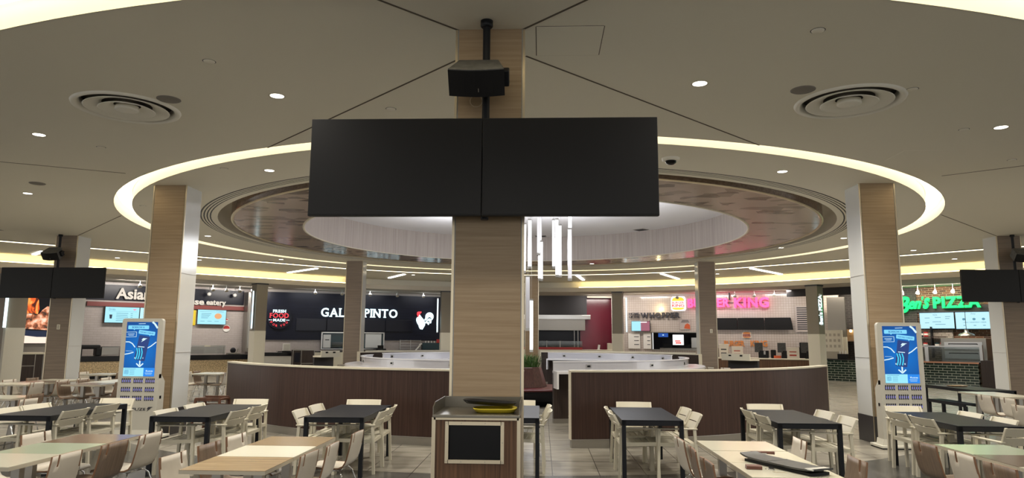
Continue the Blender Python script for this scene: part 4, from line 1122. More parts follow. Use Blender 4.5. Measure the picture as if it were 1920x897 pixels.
# ------------------------------------------------------------------ things on the board table
BT = .741
t = thing('long_board', (2.41, -.45, BT), 'long black flat board with grip surface lying across the cream table', 'board')
Mb = Matrix.Rotation(R(-65.5), 4, 'Z') @ Matrix.Diagonal((.80, 1.35, 1, 1))
m = MB(); n = 18; pts = []
for k in range(n+1):
    u = -1+2*k/n; wv = .085*(1-.25*abs(u)**4); pts.append((u*.52, wv, .028+.018*abs(u)**6))
A = [m._v([Mb @ Vector((x, -w, z)), Mb @ Vector((x, w, z)), Mb @ Vector((x, w, z+.014)), Mb @ Vector((x, -w, z+.014))]) for x, w, z in pts]
for a, b in zip(A[:-1], A[1:]):
    for i in range(4): m._f([a[i], a[(i+1) % 4], b[(i+1) % 4], b[i]])
m._f(A[0]); m._f(A[-1]); m.build('deck', 'grey_plastic', t)
m = MB(); m.box(-.44, .46, -.07, .07, .0, .02, M=Mb); m.build('under_rail', 'black_plastic', t)
m = MB(); m.box(-.10, -.094, -.08, .08, .043, .046, M=Mb); m.build('seam_strip', 'steel', t)
m = MB(); m.box(.40, .50, -.075, .07, .044, .052, M=Mb); m.build('clear_wrap', 'column_white', t)
t = thing('folding_handle', (2.40, .06, BT), 'small dark brown handled tool lying behind the black board', 'tool')
m = MB(); m.tube([(-.10, 0, .03), (0, .005, .034), (.10, .0, .03)], [.016, .011, .014], 10); m.build('handle', 'leather_brown', t)
m = MB(); m.box(-.02, .03, -.012, .012, .0, .03); m.build('support', 'steel', t)
t = thing('wallet', (2.145, -.53, BT), 'brown leather wallet on the cream table beside the board', 'wallet', R(-8))
m = MB(); m.box(-.06, .06, -.045, .045, .0, .012, bev=.004); m.build('cover', 'leather_brown', t)
m = MB(); m.box(-.058, .06, -.044, .044, .0125, .026, bev=.004); m.build('flap', 'leather_brown', t)
t = thing('key_bunch', (2.245, -.56, BT), 'small bunch of keys with a black fob beside the wallet', 'keys')
m = MB(); m.tube([(.016*math.cos(2*PI*k/14), .016*math.sin(2*PI*k/14), .004) for k in range(14)], .0016, 5, closed=True); m.build('ring', 'chrome', t)
m = MB(); m.box(.012, .06, -.01, .01, .001, .004, M=Matrix.Rotation(.4, 4, 'Z')); m.box(.012, .055, -.009, .009, .001, .004, M=Matrix.Rotation(-.7, 4, 'Z')); m.build('key', 'steel', t)
m = MB(); m.box(.02, .055, .02, .05, .001, .013, bev=.004); m.build('fob', 'black_plastic', t)
m = MB(); m.tube([(0, 0, .003), (.03, -.03, .003), (.07, -.02, .003), (.10, -.035, .003)], .002, 5)
o = m.build('cord', 'champagne'); o.location = (2.25, -.66, BT); tag(o, 'thin yellowish cord lying before the keys', 'cord')

# ------------------------------------------------------------------ storefronts: each stall has its own local frame (x right, y away from the centre)
def SF(th, d, x=0.0, z=0.0):
    t = R(th)
    return (CX+math.sin(t)*d+math.cos(t)*x, CY+math.cos(t)*d-math.sin(t)*x, z), -t
def sthing(name, th, d, x, z, label, cat, group=None, kind=None):
    l, rz = SF(th, d, x, z); return thing(name, l, label, cat, rz, group, kind)
def swall(name, th, d, x0, x1, z0, z1, m_, label, thick=.12):
    m = MB(); m.box(x0, x1, 0, thick, z0, z1); o = m.build(name, m_, kind='structure'); l, rz = SF(th, d); place(o, l, rz); return tag(o, label, 'wall')
def sbox(name, th, d, x0, x1, y0, y1, z0, z1, m_, label, cat, group=None, bev=.004):
    m = MB(); m.box(x0, x1, y0, y1, z0, z1, bev=bev); o = m.build(name, m_); l, rz = SF(th, d); place(o, l, rz); return tag(o, label, cat, group)
def lines(m, x0, x1, z, h, y, n=1, frac=1.0):
    m.box(x0, x0+(x1-x0)*frac, y-.003, y, z, z+h)
def menu_screen(th, d, x0, x1, z0, z1, label, ink, m_='menu_cyan', name='menu_screen'):
    w, h = (x1-x0)/2, (z1-z0)/2
    t = sthing(name, th, d, (x0+x1)/2, (z0+z1)/2, label, 'screen')
    m = MB(); m.box(-w-.02, w+.02, -.06, 0, -h-.02, h+.02, bev=.005); m.build('housing', 'black_plastic', t)
    m = MB(); m.box(-w, w, -.064, -.059, -h, h); s = m.build('screen', m_, t)
    for nm, mm, fn in ink:
        a = MB(); fn(a, w, h, -.067); a.build(nm, mm, s)
    return t
def track_light(th, d, x, z, label, group, hot=False):
    t = sthing('track_spotlight', th, d, x, z, label, 'light', group)
    m = MB(); m.cyl(.012, (0, 0, -.02), SOF-z+.02, 8); m.build('stem', 'column_white', t)
    T = Matrix.Rotation(R(-35), 4, 'X')
    m = MB(); m.lathe([(.001, .06), (.04, .06), (.085, -.09), (.075, -.09)], n=16, M=T); m.build('shade', 'column_white', t)
    m = MB(); m.disc(.072, (0, 0, -.085), 16, M=T); m.build('lamp_face', 'white_led' if hot else 'cream_cap', t)
    return t

# ---- speckled counter stall (left)
TH = -45
swall('wall_left', TH, 20.2, -7.02, 1.6, 0, SOF, 'subway_grey', 'grey tiled back wall of the stall with speckled counter')
swall('wall_left', TH, 20.14, -7.0, .20, 3.28, 3.95, 'navy_panel', 'dark header band behind the grey raised letters', .05)
sbox('header_band', TH, 20.08, -6.50, .20, 0, .1, 3.0, 3.19, 'red_band', 'dull red band under the grey raised letters', 'trim')
t = sthing('storefront_sign', TH, 20.03, 0, 0, 'grey raised letters over the red band at the left stall', 'sign')
m = MB(); fit_text(m, 'Asian', -5.45, -4.05, 3.33, 3.82, 0, size=1, ext=.03, off=.03); m.build('lettering', 'letter_grey', t)
m = MB(); fit_text(m, 'Chinese', -3.35, -1.72, 3.20, 3.50, 0, ext=.03, off=.03); m.build('lettering', 'letter_grey', t)
m = MB(); fit_text(m, 'eatery', -1.62, -.71, 3.13, 3.44, 0, ext=.03, off=.03); m.build('lettering', 'letter_grey', t)
def ink1(a, w, h, y):
    fit_text(a, 'Drinks', -w*.80, -w*.42, h*.56, h*.86, y, ext=.001); a.box(-w*.8, w*.85, y, y+.003, h*.44, h*.46)
    for k in range(5): a.box(-w*.35, w*.35*(1-.1*(k % 2)), y, y+.003, h*(.18-.24*k), h*(.24-.24*k)); a.box(w*.5, w*.62, y, y+.003, h*(.18-.24*k), h*(.24-.24*k))
menu_screen(TH, 20.08, -5.80, -4.47, 2.31, 2.98, 'pale blue drinks menu screen behind the left kiosk', [('menu_print', 'menu_ink', ink1),
    ('menu_heart', 'menu_heart', lambda a, w, h, y: a.prism([(w*.72, h*.62), (w*.62, h*.72), (w*.66, h*.82), (w*.72, h*.76), (w*.78, h*.82), (w*.82, h*.72)], y, y+.003)),
    ('menu_glass', 'plate_art', lambda a, w, h, y: a.prism([(-w*.72, -h*.5), (-w*.60, -h*.5), (-w*.58, h*.02), (-w*.75, h*.02)], y, y+.003))])
menu_screen(TH, 20.08, -4.43, -3.10, 2.31, 2.98, 'pale blue menu screen mostly hidden by the left oak column', [('menu_print', 'menu_ink', ink1 if False else (lambda a, w, h, y: [a.box(-w*.8, -w*.1, y, y+.003, h*(.6-.25*k), h*(.66-.25*k)) for k in range(5)]))], 'menu_cyan_pale')
def ink2(a, w, h, y):
    fit_text(a, 'Combos', w*.30, w*.82, h*.70, h*.90, y, ext=.001); a.box(-w*.85, w*.25, y, y+.003, h*.74, h*.77)
    for k in range(4): a.box(-w*.75, -w*.05-.05*k, y, y+.003, h*(.45-.2*k), h*(.51-.2*k))
    for k in range(3): a.box(-w*.8+k*w*.5, -w*.5+k*w*.5, y, y+.003, -h*.6, -h*.55)
def bowl(a, w, h, y):
    c = (w*.44, h*.15); a.prism([(c[0]+w*.26*math.cos(2*PI*k/20), c[1]+h*.40*math.sin(2*PI*k/20)) for k in range(20)], y, y+.003)
menu_screen(TH, 20.08, -1.97, -.67, 2.31, 2.98, 'pale blue menu screen with a food bowl right of the left oak column', [('menu_print', 'menu_ink', ink2), ('menu_bowl', 'menu_food', bowl)])
sbox('price_sheet', TH, 20.18, -2.14, -2.0, -.01, .01, 2.25, 2.95, 'tray_yellow', 'narrow yellow sheet left of the bowl menu screen', 'sheet')
for x, z, r, l in ((-.55, 2.13, .17, 'largest of the three round food stickers on the tiled wall'), (-.78, 2.37, .105, 'middle round food sticker on the tiled wall'), (-.56, 2.55, .07, 'smallest round food sticker on the tiled wall')):
    t = sthing('wall_sticker', TH, 20.18, x, z, l, 'sticker', 'round food stickers')
    Mx = Matrix.Rotation(R(90), 4, 'X')
    m = MB(); m.cyl(r, (0, 0, 0), .012, 24)
    for v in m.bm.verts: v.co = Mx @ v.co
    m.build('disc', 'white_sheet', t)
    m = MB(); m.prism([(r*.9*math.cos(PI*k/12), r*.9*math.sin(PI*k/12)-.02) for k in range(13)], -.016, -.012); m.build('food_print', 'red_paint', t)
t = sthing('service_counter', TH, 18.55, 0, 0, 'long counter with speckled tan front and black top', 'counter')
m = MB(); m.box(-6.95, -.02, 0, .7, .12, .70); m.build('front_panel', 'tan_granite', t)
m = MB(); m.box(-7.0, .0, -.04, .75, .70, .92, bev=.01); m.build('countertop', 'black_stone', t)
m = MB(); m.box(-6.95, -.02, .06, .7, 0, .12); m.build('toe_kick', 'black_plastic', t)
# draped cover, steel box, guard rail, small machine on that counter
m = MB(); m.box(-6.92, -6.15, .02, .55, 1.20, 1.37, bev=.05); m.box(-6.92, -6.80, .02, .55, .922, 1.25, bev=.02); m.box(-6.32, -6.12, .02, .5, .922, 1.26, bev=.04)
o = m.build('draped_cover', 'black_plastic'); place(o, *SF(TH, 18.6)); tag(o, 'black cloth draped over equipment on the speckled counter', 'cover')
t = sthing('steel_warmer', TH, 18.7, -5.78, .922, 'small steel box warmer standing on the speckled counter', 'appliance')
m = MB(); m.box(-.32, .32, 0, .4, .03, .36, bev=.015); m.build('body', 'brushed', t)
m = MB(); m.tube([(-.34, -.02, .0), (-.34, -.02, .37), (.34, -.02, .37), (.34, -.02, 0)], .012, 6); m.build('handle', 'black_metal', t)
t = sthing('sneeze_guard', TH, 18.8, -1.85, .92, 'low glass guard with a steel rail right of the left oak column', 'glass guard')
m = MB(); m.box(-.82, .82, 0, .05, .36, .42); m.box(.74, .80, 0, .05, 0, .4); m.box(-.80, -.74, 0, .05, 0, .4); m.build('rail', 'steel', t)
m = MB(); m.box(-.74, .74, .02, .028, .04, .36); m.build('glass', 'glass_pane', t)
m = MB(); m.box(-.15, .12, -.02, .0, .36, .42); m.build('price_tag', 'cream_laminate', t)
t = sthing('slicer', TH, 18.75, -.62, .92, 'small dark food machine at the right end of the speckled counter', 'appliance')
m = MB(); m.box(-.30, .28, 0, .3, 0, .08, bev=.02); m.build('base', 'brushed', t)
m = MB(); m.lathe([(.001, -.03), (.12, -.03), (.13, 0), (.12, .03), (.001, .03)], n=20, M=Matrix.Translation((-.05, .12, .19)) @ Matrix.Rotation(R(90), 4, 'X')); m.build('blade_guard', 'black_metal', t)
m = MB(); m.bar((.1, .12, .08), (.2, .12, .26), .06, .06); m.build('arm', 'brushed', t)
t = sthing('tall_cooler', TH, 19.6, .46, 0, 'tall reflective bronze and grey cooler at the end of the left stall', 'appliance')
m = MB(); m.box(-.26, .26, 0, .45, 1.0, 3.9, bev=.02); m.build('body', 'brushed', t)
m = MB(); m.box(-.20, .20, -.02, 0, 1.2, 3.8); m.build('door', 'steel', t)
for i, x in enumerate((-5.0, -4.3, -2.0, -1.4, -.8, -.2, .35)):
    track_light(TH, 18.2, x, 3.86, 'white cone spotlight over the speckled counter, ' + ['first', 'second', 'third', 'fourth', 'fifth', 'sixth', 'seventh'][i] + ' from the left', 'cone spotlights over the speckled counter')
for x, l in ((-1.55, 'round white ceiling lamp before the dark header, left one'), (-.35, 'round white ceiling lamp before the dark header, right one')):
    t = sthing('globe_lamp', TH, 19.9, x, 3.72, l, 'light', 'round lamps before the header'); m = MB()
    m.lathe([(.001, -.09), (.07, -.06), (.095, 0), (.07, .06), (.001, .09)], n=16); m.build('shade', 'white_sheet', t); m = MB(); m.cyl(.01, (0, 0, .08), .26, 6); m.build('stem', 'black_metal', t)

# ---- fire grill screen and dark cabinet at far left
t = sthing('advert_screen', TH, 18.6, -8.50, 2.30, 'tall advert screen with flames and grilled food at left', 'screen')
m = MB(); m.box(-.75, .55, -.05, .05, -.87, 1.6); m.build('housing', 'black_plastic', t)
m = MB(); m.box(-.70, .52, -.055, -.05, -.86, 1.55); s = m.build('screen', 'art_black', t)
def shape(name, m_, pts, k): a = MB(); a.prism(pts, -.058-.001*k, -.055); a.build(name, m_, s)
shape('screen_wood', 'wood_art', [(-.70, -.86), (.52, -.86), (.52, -.50), (-.70, -.44)], 0)
shape('screen_food', 'food_art', [(-.70, -.28), (.52, -.36), (.52, .50), (.36, .58), (.20, .42), (.1, .26), (-.70, .28)], 1)
shape('screen_plate', 'plate_art', [(-.70, -.30), (-.3, -.36), (.1, -.385), (.52, -.38), (.52, -.62), (.1, -.62), (-.3, -.57), (-.70, -.46)], 2)
shape('screen_flame', 'flame_art', [(-.66, .24), (-.62, .9), (-.66, 1.3), (-.40, 1.52), (-.16, 1.46), (.0, 1.2), (-.02, .95), (.05, .8), (.10, .45), (.06, .26), (-.1, .30)], 1)
t = sthing('waste_cabinet', -45, 17.0, -8.78, 0, 'dark brown waste cabinet with cream top at far left', 'cabinet')
m = MB(); m.box(-.42, .42, 0, .6, 0, 1.05); m.build('cabinet', 'walnut_dark', t)
m = MB(); m.box(-.45, .45, -.03, .62, 1.05, 1.12, bev=.01); m.build('top', 'cream_cap', t)
m = MB()
for x in (-.43, .17, .42): m.box(x-.012, x+.012, -.012, 0, 0, 1.05)
m.box(-.42, .17, -.012, 0, .62, .65); m.build('edge_trim', 'brushed', t)
sbox('blade_sign', -45, 15.75, -9.83, -9.74, 0, .06, 2.0, 3.6, 'sign_white', 'narrow lit blue strip sign left of the fire grill screen', 'sign')
menu_screen(-45, 18.4, -10.75, -9.95, 2.1, 2.5, 'pale blue screen at the left frame edge', [('menu_print', 'menu_ink', lambda a, w, h, y: [a.box(-w*.8, w*.5, y, y+.003, h*(.5-.4*k), h*(.6-.4*k)) for k in range(3)])])
swall('wall_left', TH, 18.75, -12.5, -7.75, 0, SOF, 'grey_wall', 'dark wall around the fire grill screen')
m = MB(); m.box(-7.75, -7.02, 0, 1.5, 0, SOF); o = m.build('wall_left', 'grey_wall', kind='structure'); place(o, *SF(TH, 18.8)); tag(o, 'grey pilaster between fire grill screen and tiled stall', 'wall')

# ---- navy stall
TH = -27
swall('wall_back', TH, 18.72, -5.35, 4.9, 0, SOF, 'grey_wall', 'grey wall carrying the navy plank cladding')
swall('wall_back', TH, 18.60, -5.3, 4.25, 1.60, 3.93, 'navy_plank', 'navy blue plank wall with white lit lettering', .12)
swall('wall_back', TH, 18.66, -5.3, 4.4, 0, 1.60, 'subway_grey', 'grey tiles below the navy planks', .06)
t = sthing('menu_board', TH, 18.58, -.6, 2.35, 'row of four switched off dark menu boards on the navy wall', 'menu board')
for k in range(4):
    m = MB(); m.box(-3.0+k*1.5, -1.55+k*1.5, -.04, 0, -.30, .30, bev=.006); m.build('board_panel', 'navy_panel', t)
def slab_letters(body, x0, x1, z0, z1, off=.018):
    """lettering with slab serifs: each letter set from its own outline, serif bars at its stem ends"""
    mb = MB(); meshes = []
    for ch in body:
        if ch == ' ': meshes.append(None); continue
        meshes.append((ch, text_mesh(ch, ext=.03, off=off)))
    wid = {None: .34}; tot = 0; gap = .11
    for q in meshes:
        if q is None: tot += .30; continue
        xs = [v.co.x for v in q[1].vertices]; tot += max(xs)-min(xs)+gap
    sx = (x1-x0)/(tot-gap); H_ = z1-z0; x = 0
    S = {'A': ('bl', 'br'), 'L': ('bl', 'tl'), 'P': ('bl', 'tl'), 'I': ('b', 't'), 'N': ('bl', 'tr', 'tl'), 'T': ('bm',), 'H': ('bl', 'br', 'tl', 'tr'), 'F': ('bl', 'tl'), 'R': ('bl', 'tl', 'br'), 'E': ('tl', 'bl'), 'M': ('bl', 'br'), 'D': ('tl', 'bl')}
    for q in meshes:
        if q is None: x += .30; continue
        ch, me = q; xs = [v.co.x for v in me.vertices]; ys = [v.co.y for v in me.vertices]; w = max(xs)-min(xs); capy = max(ys)-min(ys)
        T = Matrix.Translation((x0+(x-min(xs))*sx, 0, z0-min(ys)*H_/capy)) @ STAND @ Matrix.Diagonal((sx, H_/capy, 1, 1))
        mb.add_mesh(me, T, 0); bpy.data.meshes.remove(me)
        lw = w*sx; a = x0+x*sx; st = .055*H_/.5; sv = .10*H_
        for c in S.get(ch, ()):
            zc = (z0, z0+sv) if c[0] == 'b' else (z1-sv, z1)
            cx = {'l': a+st, 'r': a+lw-st, 'm': a+lw/2}.get(c[1] if len(c) > 1 else 'm')
            mb.box(cx-.15*H_, cx+.15*H_, -.03, .03, *zc)
        x += w+gap
    return mb
t = sthing('storefront_sign', TH, 18.53, 0, 0, 'white lit serif letters on the navy plank wall', 'sign')
slab_letters('GALLO PINTO', -2.42, 1.49, 2.76, 3.20).build('lettering', 'sign_white', t)
m = MB(); m.box(-2.4, 1.45, .03, .06, 2.9, 2.98); m.build('mounting_rail', 'navy_panel', t)
t = sthing('round_sign', TH, 18.56, -4.42, 2.69, 'round navy badge sign with red and white lit words', 'sign')
m = MB(); m.cyl(.57, (0, 0, 0), .05, 40)
for v in m.bm.verts: v.co = Matrix.Rotation(R(90), 4, 'X') @ v.co
m.build('disc', 'navy_panel', t)
for m_, wd, x0, x1, z0, z1 in (('sign_white', 'FRESH', -.30, .30, .23, .37), ('sign_red', 'FOOD', -.44, .44, -.03, .20), ('sign_white', 'MADE', -.27, .29, -.20, -.07)):
    mm = slab_letters(wd, x0, x1, z0, z1)
    for v in mm.bm.verts: v.co.y -= .075
    mm.build('lettering', m_, t)
m = MB(); m.box(-.48, -.31, -.09, -.06, -.145, -.125); m.box(.33, .48, -.09, -.06, -.145, -.125); m.build('rule_line', 'sign_white', t)
m = MB()
for ch, a in zip('FOR YOU', (218, 238, 256, 0, 284, 302, 322)):
    if ch == ' ': continue
    p = Matrix.Translation((.455*math.cos(R(a)), -.075, .03+.455*math.sin(R(a)))) @ Matrix.Rotation(-R(a-270), 4, 'Y')
    fit_text(m, ch, -.045, .045, -.05, .055, 0, M=p, ext=.02, off=.01)
m.build('lettering', 'sign_red', t)
t = sthing('rooster_emblem', TH, 18.53, 2.99, 2.65, 'white lit rooster emblem with red comb on the navy wall', 'sign')
K = lambda px, pz: ((px-520)/1196*80*.0307, -(pz-480)/897*60*.0307)
m = MB()
body = [(385, 330), (430, 390), (500, 465), (535, 540), (530, 600), (490, 670), (460, 715), (445, 700), (440, 660), (430, 705), (410, 705), (375, 650), (360, 600), (330, 560), (300, 490), (300, 430), (325, 395), (350, 400), (360, 365)]
m.prism([K(*p) for p in body], -.03, .03); m.build('body', 'sign_white', t)
def arcpts(cx, cz, r, a0, a1, n=12): return [(cx+r*math.cos(R(a0+(a1-a0)*k/n)), cz-r*math.sin(R(a0+(a1-a0)*k/n))) for k in range(n+1)]
m = MB()
m.prism([K(*p) for p in ([(510, 465), (540, 420)] + arcpts(650, 375, 108, 190, -40) + [(712, 470), (706, 425), (680, 395), (645, 388), (615, 400), (580, 450), (540, 480)])], -.03, .03)
m.prism([K(*p) for p in [(535, 520), (585, 470), (630, 425), (665, 420), (695, 455), (703, 500), (690, 550), (662, 545), (660, 510), (635, 485), (600, 487), (560, 525)]], -.03, .03)
m.prism([K(*p) for p in [(540, 550), (580, 515), (610, 508), (640, 530), (645, 565), (628, 590), (612, 580), (600, 555), (575, 545)]], -.03, .03); m.build('tail', 'sign_white', t)
m = MB(); m.prism([K(*p) for p in [(320, 265), (355, 250), (430, 250), (428, 270), (405, 300), (385, 320), (360, 345), (350, 385), (335, 400), (330, 360), (315, 340), (312, 300)]], -.03, .03); m.build('comb', 'sign_red', t)
# pass-through hatch
t = sthing('serving_hatch', TH, 18.52, -.77, 1.57, 'steel framed serving hatch with dark teal interior in the navy stall', 'serving hatch')
m = MB()
for q in ((-1.60, -1.54, -.43, .43), (1.54, 1.60, -.43, .43), (-1.6, 1.6, .38, .43), (-1.6, 1.6, -.43, -.40)): m.box(q[0], q[1], -.05, .08, q[2], q[3])
m.build('frame', 'steel', t)
mat('teal_dark', (.018, .045, .055), .25)
m = MB(); m.box(-1.54, 1.54, .03, .05, -.40, .38); m.build('interior', 'teal_dark', t)
m = MB(); m.box(-1.50, -1.12, -.02, .03, -.36, .30, bev=.01); m.build('side_panel', 'column_white', t)
m = MB(); m.box(.62, 1.45, -.02, .03, -.36, .36, bev=.01); m.build('side_panel', 'column_white', t)
m = MB(); m.box(-1.05, .2, -.01, .025, -.30, -.08); m.build('glass_shelf', 'glass_pane', t)
m = MB(); m.box(-1.40, -1.2, -.025, -.018, .02, .06); m.box(-1.1, -.7, -.03, -.02, -.38, -.33); m.build('label_plate', 'black_plastic', t)
t = sthing('wire_rack', TH, 18.2, 2.15, 1.12, 'steel wire rack right of the serving hatch', 'rack')
m = MB()
for x in (-.55, .0, .55): m.bar((x, 0, 0), (x, 0, .5), .03, .03)
m.build('upright', 'steel', t)
m = MB()
for k in range(4): m.box(-.55, .55, -.02, .2, .05+k*.14, .065+k*.14)
m.build('shelf', 'steel', t)
t = sthing('drink_dispenser', TH, 18.2, 3.35, 1.12, 'dark drinks machine at the right end of the navy stall', 'appliance')
m = MB(); m.box(-.55, .5, 0, .3, 0, .36, bev=.015); m.build('body', 'teal_dark', t)
m = MB()
for k in range(5): m.cyl(.03, (-.35+k*.16, .1, .36), .1, 10)
m.build('cup', 'white_sheet', t)
m = MB(); m.box(.22, .52, -.02, .02, .36, .55); m.build('red_sign', 'red_paint', t)
t = sthing('white_lamp', TH, 17.7, 2.45, 1.08, 'small white angled card stand on the navy stall counter', 'stand')
m = MB(); m.bar((-.18, 0, 0), (.08, 0, .30), .06, .05); m.bar((.02, 0, .30), (.16, 0, .36), .10, .05); m.build('arm', 'white_sheet', t)
m = MB(); m.box(-.28, .20, -.1, .1, -.005, .02); m.build('base', 'white_sheet', t)
t = sthing('cash_register', TH, 17.8, .55, 1.06, 'black register before the serving hatch', 'register')
m = MB(); m.box(-.22, .22, 0, .3, 0, .12, bev=.02); m.build('base', 'black_plastic', t)
m = MB(); m.box(-.2, .1, .05, .08, .12, .30, M=Matrix.Rotation(R(-10), 4, 'X')); m.build('display', 'black_gloss', t)
t = sthing('service_counter', TH, 17.55, 0, 0, 'long counter of the navy stall below the serving hatch', 'counter')
m = MB(); m.box(-4.5, 4.1, 0, .7, 0, 1.02); m.build('front_panel', 'cream_laminate', t)
m = MB(); m.box(-4.5, 4.15, -.03, .75, 1.02, 1.06); m.build('countertop', 'black_stone', t)
t = sthing('service_counter', TH, 16.6, -4.45, 0, 'short counter with black top and white front beside the pier', 'counter')
m = MB(); m.box(-.80, 1.2, 0, .6, .0, .87); m.build('front_panel', 'white_sheet', t)
m = MB(); m.box(-.90, 1.25, -.04, .65, .87, 1.03, bev=.01); m.box(-.9, -.78, -.03, .65, 0, .87); m.build('countertop', 'black_stone', t)
t = sthing('napkin_box', TH, 16.8, -4.2, 1.03, 'white napkin box on the black topped short counter', 'dispenser')
m = MB(); m.box(-.16, .16, 0, .2, .06, .40, bev=.02); m.build('body', 'white_sheet', t)
m = MB(); m.box(-.2, .2, -.02, .22, 0, .06, bev=.01); m.build('base', 'black_plastic', t)
t = sthing('waste_cabinet', TH, 15.4, -3.62, 0, 'dark brown waste cabinet with a blue screen before the navy stall', 'cabinet')
m = MB(); m.box(-.46, .46, 0, .6, 0, 1.16); m.build('cabinet', 'walnut_dark', t)
m = MB()
for x in (-.46, -.10, .46): m.box(x-.014, x+.014, -.014, 0, 0, 1.16)
m.box(-.46, .46, -.014, 0, 1.14, 1.2); m.box(-.10, .46, -.014, 0, .55, .58); m.build('edge_trim', 'brushed', t)
m = MB(); m.box(-.40, -.16, -.02, -.012, .62, 1.05); m.build('flap', 'navy_panel', t)
for i, x in enumerate((-2.9, -1.6, -.2, 1.2, 2.6, 3.8)):
    track_light(TH, 17.6, x, 3.92, 'small white spotlight over the navy stall, ' + ['first', 'second', 'third', 'fourth', 'fifth', 'sixth'][i] + ' from the left', 'small spotlights over the navy stall')
def blade_sign(th, d, x, z0, z1, label, word=None):
    t = sthing('blade_sign', th, d, x, 0, label, 'sign')
    m = MB(); m.box(-.035, .035, -.02, .10, z0, z1); m.build('case', 'steel', t)
    m = MB(); n = 6; h = (z1-z0)/n
    if word:
        T = Matrix.Translation((0, -.022, (z0+z1)/2)) @ Matrix.Rotation(R(-90), 4, 'Y')
        fit_text(m, word, -(z1-z0)/2+.05, (z1-z0)/2-.05, -.075, .075, 0, M=T, ext=.01, off=.02)
    else:
        m.box(-.028, .028, -.03, -.02, z0+.05, z1-.05)
    m.build('lettering' if word else 'lit_face', 'sign_white', t)
p15 = lambda a, dx: None
blade_sign(-47.3, 16.0, -.42, 2.05, 3.75, 'slim lit blade sign on the pier left of the navy stall')
blade_sign(-15.5, 16.0, -.42, 2.0, 3.7, 'slim lit blade sign on the pier right of the navy stall')
blade_sign(15.3, 16.0, .44, 2.05, 3.8, 'slim lit blade sign on the pier right of the maroon wall')
blade_sign(48.2, 15.72, .43, 2.35, 3.65, 'vertical lit blade sign reading pizza on the right pier', "Ben's PIZZA")

# ---- centre stall: hood and maroon wall
TH = 0
swall('wall_back', TH, 19.6, -4.6, 4.8, 0, SOF, 'maroon', 'glossy maroon back wall of the centre stall')
swall('wall_back', TH, 18.9, 2.96, 4.8, 3.95, SOF, 'cream_cap', 'cream strip above the maroon wall', .1)
swall('wall_back', TH, 19.45, -1.5, 2.6, 1.0, 3.0, 'navy_panel', 'dark panel under the steel hood', .1)
t = sthing('extractor_hood', TH, 18.8, 0, 0, 'big charcoal and steel extractor hood right of the front column', 'extractor hood')
m = MB(); m.box(-3.2, 2.93, 0, .6, 3.02, SOF); m.build('upper_casing', 'charcoal', t)
m = MB(); m.box(-3.3, 3.12, -.12, .6, 2.78, 3.02, bev=.01); m.build('rim_band', 'steel', t)
m = MB(); m.prism([(-3.2, 2.19), (2.83, 2.19), (2.83, 2.78), (-3.2, 2.78)], -.05, .55); m.build('canopy', 'brushed', t)
m = MB()
for x in (2.25, 2.45): m.cyl(.02, (x, .1, 1.2), 1.0, 8)
m.build('support_pole', 'steel', t)
t = sthing('service_counter', TH, 17.6, 0, 0, 'cream counter with a red stripe before the steel hood', 'counter')
m = MB(); m.box(-4.0, 4.3, 0, .7, 0, 1.12); m.build('front_panel', 'cream_laminate', t)
m = MB(); m.box(-4.0, 4.3, -.03, .75, 1.12, 1.18); m.build('countertop', 'cream_laminate', t)
m = MB(); m.box(-2.0, 2.6, -.01, .1, 1.18, 1.30, bev=.005); m.build('red_stripe', 'red_paint', t)
m = MB(); m.box(-2.0, 2.6, .02, .03, 1.30, 1.62); m.build('glass', 'glass_pane', t)
m = MB()
for x in (.75, 1.45): m.cyl(.018, (x, .0, 1.3), .33, 8)
m.build('guard_post', 'steel', t)
t = sthing('menu_card_stand', TH, 17.72, 3.45, 1.18, 'small white card standing on the centre stall counter', 'card'); m = MB(); m.box(-.05, .06, 0, .02, 0, .26, M=Matrix.Rotation(R(8), 4, 'Y')); m.build('card', 'white_sheet', t); m = MB(); m.box(-.08, .08, -.05, .06, 0, .02); m.build('foot', 'white_sheet', t)
t = sthing('counter_box', TH, 17.9, 4.1, 1.18, 'tan carton on the centre stall counter', 'carton'); m = MB(); m.box(-.16, .16, 0, .25, 0, .34, bev=.01); m.build('carton', 'table_edge', t)
m = MB(); m.box(-.17, .0, -.005, 0, .3, .345); m.build('tape', 'cream_cap', t)
t = thing('exit_sign', polar(-13.6, 15.6, 3.62), 'small red exit sign just left of the front column', 'exit sign')
m = MB(); m.box(-.12, .12, -.03, .03, -.11, .11, bev=.01); m.build('case', 'red_paint', t); m = MB(); fit_text(m, 'EXIT', -.09, .09, -.05, .05, -.032, ext=.004, off=.01); m.build('lettering', 'sign_white', t); m = MB(); m.cyl(.012, (0, 0, .1), SOF-3.62-.1, 6); m.build('stem', 'black_metal', t)

